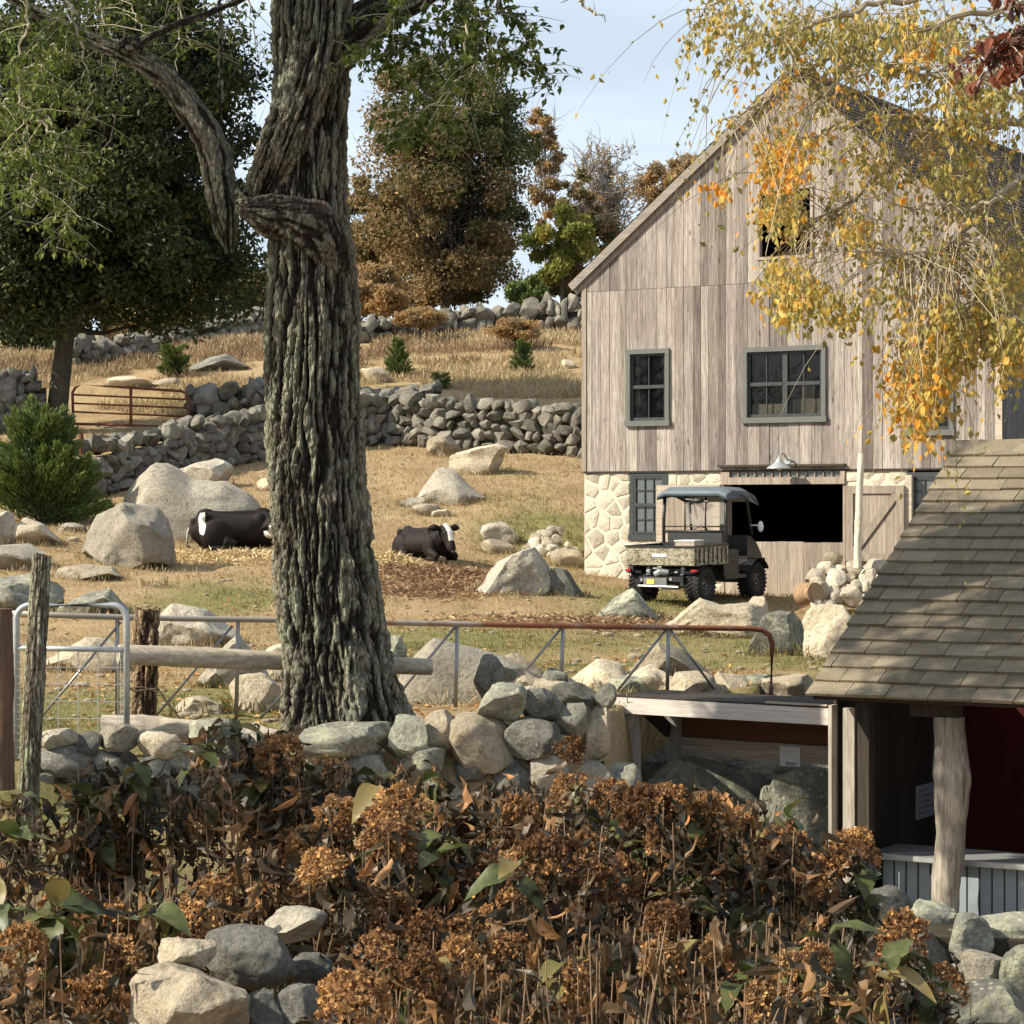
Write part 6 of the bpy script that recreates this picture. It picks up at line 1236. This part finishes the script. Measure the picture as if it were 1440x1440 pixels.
H('dark leafy bush right below the base of the big trunk', 490, 11.4, 170, [(425, 1190, 55), (480, 1150, 60)]+hs(4, 420, 570, 1130, 1230, 7, 42, 60), 44, 34, 700, 404, 1070)
H('bush with the tall hanging brown cluster left of centre', 570, 9.8, 130, [(560, 1150, 78), (552, 1190, 66), (575, 1255, 60), (545, 1290, 60)]+hs(5, 500, 640, 1180, 1300, 6, 50, 70), 40, 12, 640, 405, 1120)
H('bush topped by curled orange leaves in front of the big grey stones', 690, 10.6, 180, [(725, 1155, 60), (735, 1185, 80), (700, 1230, 70)]+hs(6, 620, 790, 1180, 1280, 9, 48, 66), 50, 14, 1100, 406, 1085)
H('bush with three bright heads at the centre of the bed', 770, 9.4, 170, [(760, 1205, 70), (820, 1215, 62), (690, 1240, 66), (840, 1250, 60)]+hs(7, 690, 850, 1200, 1330, 9, 50, 70), 52, 10, 700, 407, 1150)
H('bush with pinkish head against the pale rock before the low bench', 850, 10.8, 150, [(803, 1115, 44), (860, 1130, 56), (890, 1150, 60), (800, 1058, 34)]+hs(8, 790, 940, 1130, 1240, 8, 45, 62), 46, 12, 620, 408, 1100)
H('bush crowded with rust heads below the legs of the low bench', 930, 10.2, 170, [(940, 1130, 62), (905, 1140, 66), (960, 1170, 60), (925, 1290, 55), (930, 1300, 52)]+hs(9, 870, 1020, 1120, 1260, 10, 48, 66), 52, 22, 640, 409, 1105)
H('bush with broad upright olive leaves left of the shed post', 1030, 10.4, 170, [(975, 1165, 50), (1045, 1155, 44), (1115, 1235, 66)]+hs(10, 960, 1110, 1170, 1300, 7, 50, 64), 46, 46, 560, 410, 1125)
H('bush leaning against the shed post with heads side by side', 1140, 11, 150, [(1120, 1228, 58), (1160, 1225, 50), (1200, 1205, 66), (1205, 1185, 40), (1145, 1250, 52)]+hs(11, 1080, 1200, 1240, 1330, 5, 44, 60), 38, 18, 420, 411, 1180)
H('bush with two rust heads drooping over the bottom right wall', 1270, 11.6, 160, [(1268, 1325, 62), (1250, 1345, 48), (1325, 1395, 58), (1225, 1390, 46)], 16, 26, 180, 412, 1310)
H('nearest bush at the far left with lime green leaf rosettes', 60, 8.6, 230, hs(13, -20, 170, 1330, 1430, 7, 50, 66), 44, 40, 520, 413, 1260)
H('bush behind the bottom left stone pile with bright leaf rosette', 190, 9.6, 220, [(165, 1310, 60), (290, 1290, 56), (95, 1280, 58)]+hs(14, 90, 330, 1240, 1330, 6, 46, 62), 52, 22, 520, 414, 1230)
H('bush behind the bottom left stone pile with orange head at its right', 410, 9.6, 200, [(440, 1330, 66), (395, 1260, 60), (465, 1240, 64)]+hs(15, 330, 500, 1190, 1290, 6, 48, 66), 48, 10, 560, 415, 1190)
H('front bush with a glowing golden head right of the stone pile', 530, 7.8, 150, [(505, 1415, 86), (480, 1400, 60), (585, 1380, 62), (530, 1340, 50)], 40, 4, 330, 416, 1330)
H('front bush with thin bare stems and few heads, centre left', 660, 8.2, 190, [(650, 1330, 58), (660, 1440, 66), (600, 1310, 54)]+hs(17, 590, 740, 1320, 1430, 3, 46, 60), 60, 6, 420, 417, 1300)
H('front bush with thin bare stems and yellow leaf low at its foot', 830, 8.4, 200, hs(18, 750, 920, 1300, 1420, 4, 44, 56), 64, 6, 420, 418, 1280)
H('front bush with the tall bright cream head at lower right', 1000, 8.2, 190, [(1015, 1375, 76), (1012, 1350, 60), (1080, 1410, 60), (1110, 1370, 54), (935, 1295, 56)]+hs(19, 920, 1080, 1320, 1430, 4, 46, 60), 56, 8, 460, 419, 1290)
H('front bush with pale green new leaves at the lower right', 1150, 9.2, 160, hs(20, 1080, 1210, 1300, 1420, 6, 44, 60), 44, 34, 420, 420, 1290)
print('heads', NH)
# ---------------------------------------------------------------- grass, straw and fallen leaves
M_grass = leaf_mat('grass_blades', [(0, (.15, .155, .05)), (.35, (.25, .215, .09)), (.6, (.4, .3, .16)), (1, (.58, .47, .29))], .3)
M_weed = leaf_mat('dry_weeds', [(0, (.14, .10, .055)), (.4, (.27, .18, .10)), (1, (.45, .33, .2))], .3)
M_litter = leaf_mat('leaf_litter', [(0, (.2, .09, .035)), (.5, (.42, .2, .07)), (1, (.62, .38, .14))], .2)
M_straw = leaf_mat('straw', [(0, (.17, .10, .06)), (.4, (.38, .24, .135)), (.6, (.52, .38, .21)), (1, (.82, .68, .4))], .25)
BLADE = (np.array([(0, -.5, 0), (0, .5, 0), (.6, .0, 0), (1, .0, .12)])*np.array([1, .09, 1]), np.array([(0, 1, 2), (1, 3, 2), (0, 2, 3)]))
def on_ground(x, y): X = np.asarray(x); Y = np.asarray(y); return gz(X, Y)+noisy_ground(X, Y)*np.clip((Y-3)/5, .2, 1)
def inbarn(x, y): u = (x-B0[0])*BU[0]+(y-B0[1])*BU[1]; v = (x-B0[0])*BV[0]+(y-B0[1])*BV[1]; return (u > 0) & (u < W_) & (v > -.02) & (v < 12)
def grass(name, label, n, d0, d1, h, k, seed, clump=0, mat=None, tb=0.0, w=1.0, lat=.26, filt=None, lean=.9):
    rng = np.random.default_rng(seed); D = d0*(d1/d0)**rng.random(n); ux = rng.uniform(-lat, lat, n); x = ux*D; y = D
    if clump:
        P = np.stack([x, y, x*0], 1); keep = fbm(P*clump, seed, 3) > .52; x, y = x[keep], y[keep]
    if filt is not None: kk = filt(x, y); x, y = x[kk], y[kk]
    kk = ~inbarn(x, y) & ((y > wall_y(x)+.4) | (y < wall_y(x)-.6)); x, y = x[kk], y[kk]; n = len(x); z = on_ground(x, y)-.01
    g = greenness(x, y); tt = np.clip(.75-g*.75+rng.normal(0, .16, n)+tb, 0, 1)
    f = MB(); scatter(f, BLADE, np.stack([x, y, z], 1), h*rng.uniform(.5, 1.4, n)*np.clip(y/30, .8, 2), rng, tt, 0, np.broadcast_to(np.array([0, 0, 1.4]), (n, 3)), lean, w)
    o = f.build(name, mat or M_grass, kind='stuff'); tag(o, label, 'grass'); return o
grass('short_grass', 'short dry grass and green turf of the near pasture behind the pipe rail fence', 120000, 18.5, 46, .045, 0, 71, w=1.6, lean=.8)
grass('pasture_grass', 'tan grazed grass on the slope between the barn and the shaded walls', 60000, 42, 62, .06, 0, 72, w=1.8)
grass('tall_dry_grass', 'tall feathery dry grass in the upper pasture below the tree line', 150000, 64, 82, .13, 0, 73, clump=.35, tb=.15, w=.7, lean=.8)
grass('dry_weeds', 'rusty brown weeds and dry brush along the foot of the upper wall', 50000, 71, 79.5, .16, 0, 78, clump=.55, tb=-.15, w=.5, lean=.8, mat=M_weed)
grass('turf_tufts', 'scattered longer tufts standing in the grazed near pasture', 90000, 19, 50, .075, 0, 79, clump=1.6, w=1.2, lean=.7)
grass('yard_grass', 'grass at the far left foot of the lichen green post', 9000, 13.5, 17.6, .07, 0, 74, filt=lambda x, y: x < -2.6, w=1.3, lat=.4)
def litter(name, label, n, d0, d1, size, mat, seed, filt=None, lat=.25, cat='leaves', tmpl=LEAF_Q, asp=1.0, lift=.012, pts=None, tn=None):
    rng = np.random.default_rng(seed)
    if pts is None:
        D = d0*(d1/d0)**rng.random(n); x = rng.uniform(-lat, lat, n)*D; y = D; P = np.stack([x, y, x*0], 1); keep = fbm(P*.8, seed, 3)+rng.normal(0, .1, n) > .55; x, y = x[keep], y[keep]
    else: x, y = pts[:, 0], pts[:, 1]
    kk = ~inbarn(x, y) & (np.abs(y-wall_y(x)) > .5); x, y = x[kk], y[kk]; n = len(x); z = on_ground(x, y)+lift*rng.random(n)*(1 if pts is None else 1)+.01
    if pts is not None and pts.shape[1] > 2: z = z+pts[kk, 2]
    f = MB(); a = rng.normal(size=(n, 3)); a[:, 2] *= .25; scatter(f, tmpl, np.stack([x, y, z], 1), size*rng.uniform(.6, 1.3, n), rng, rng.random(n) if tn is None else tn[kk], 1.0, a*3, .3, asp); o = f.build(name, mat, kind='stuff'); tag(o, label, cat); return o
litter('fallen_leaves', 'scattered orange and tan fallen leaves over the pasture', 26000, 20, 80, .07, M_litter, 75)
rng = np.random.default_rng(76)
pts = []; tns = []
for (px, py, rx, ry, n, D, hh) in [(590, 815, 110, 1.1, 24000, 41.5, .12), (540, 808, 60, .8, 13000, 42.5, .22), (330, 790, 90, .8, 13000, 43.2, .08), (850, 880, 180, 1.3, 3000, 34.5, .05), (620, 840, 110, 1, 5000, 39, .05)]:
    tns.append(np.clip(rng.normal(.28 if py > 810 and px > 560 else .8, .2, n), 0, 1)); c = P3(px, py, D); p = rng.normal(size=(n, 2)); r_ = np.linalg.norm(p, axis=1); pts.append(np.stack([c[0]+p[:, 0]*rx/FPX*D*.55, D+p[:, 1]*ry*.5, hh*np.exp(-r_**2*.5)*rng.random(n)], 1))
STRAWP = np.concatenate(pts)
litter('straw_bedding', 'trampled straw and hay spread round the lying cows', 0, 0, 0, .13, M_straw, 77, pts=STRAWP, tn=np.concatenate(tns), cat='straw', tmpl=(LEAF_Q[0]*np.array([1, .13, 1]), LEAF_Q[1]))

# tufts of longer grass left round the feet of boulders and stones
rng = np.random.default_rng(88); P_ = []; T_ = []
for o in list(bpy.data.objects):
    if o.get('category') == 'boulder' and o.location.y > 20 and o.location.x > -20:
        n = int(60+260*min(2.2, o.scale.x)); a = rng.uniform(0, 2*math.pi, n); k = rng.uniform(.86, 1.22, n); x = o.location.x+np.cos(a)*o.scale.x*k; y = o.location.y+np.sin(a)*o.scale.y*k; P_.append(np.stack([x, y], 1))
P_ = np.concatenate(P_); z = on_ground(P_[:, 0], P_[:, 1])-.01; n = len(P_); f = MB(); g = greenness(P_[:, 0], P_[:, 1])
scatter(f, BLADE, np.column_stack([P_, z]), .15*rng.uniform(.4, 1.3, n), rng, np.clip(.7-g*.6+rng.normal(0, .2, n), 0, 1), 0, np.broadcast_to(np.array([0, 0, 1.8]), (n, 3)), .8, .9)
tag(f.build('grass_tufts', M_grass, kind='stuff'), 'longer grass tufts growing round the feet of the boulders', 'grass')

rng = np.random.default_rng(99); n = 2600; D = 19*(60/19)**rng.random(n); x = rng.uniform(-.24, .24, n)*D; kk = ~inbarn(x, D) & (D > wall_y(x)+.5); x, D = x[kk], D[kk]; n = len(x); V, Fc = ICO[2]; f = MB(); V0, F0 = rock_verts(5, 2)
pz = on_ground(x, D); sz = rng.uniform(.012, .05, n)*np.where(rng.random(n) < .06, 2.5, 1)
for i in range(n): f.add(V0*sz[i]*np.array([1, .8, .55])+np.array([x[i], D[i], pz[i]+sz[i]*.2]), F0) if i < 900 else None
tag(f.build('pebbles', M_rock_w, kind='stuff', smooth=True), 'small loose stones scattered over the near pasture', 'pebbles')
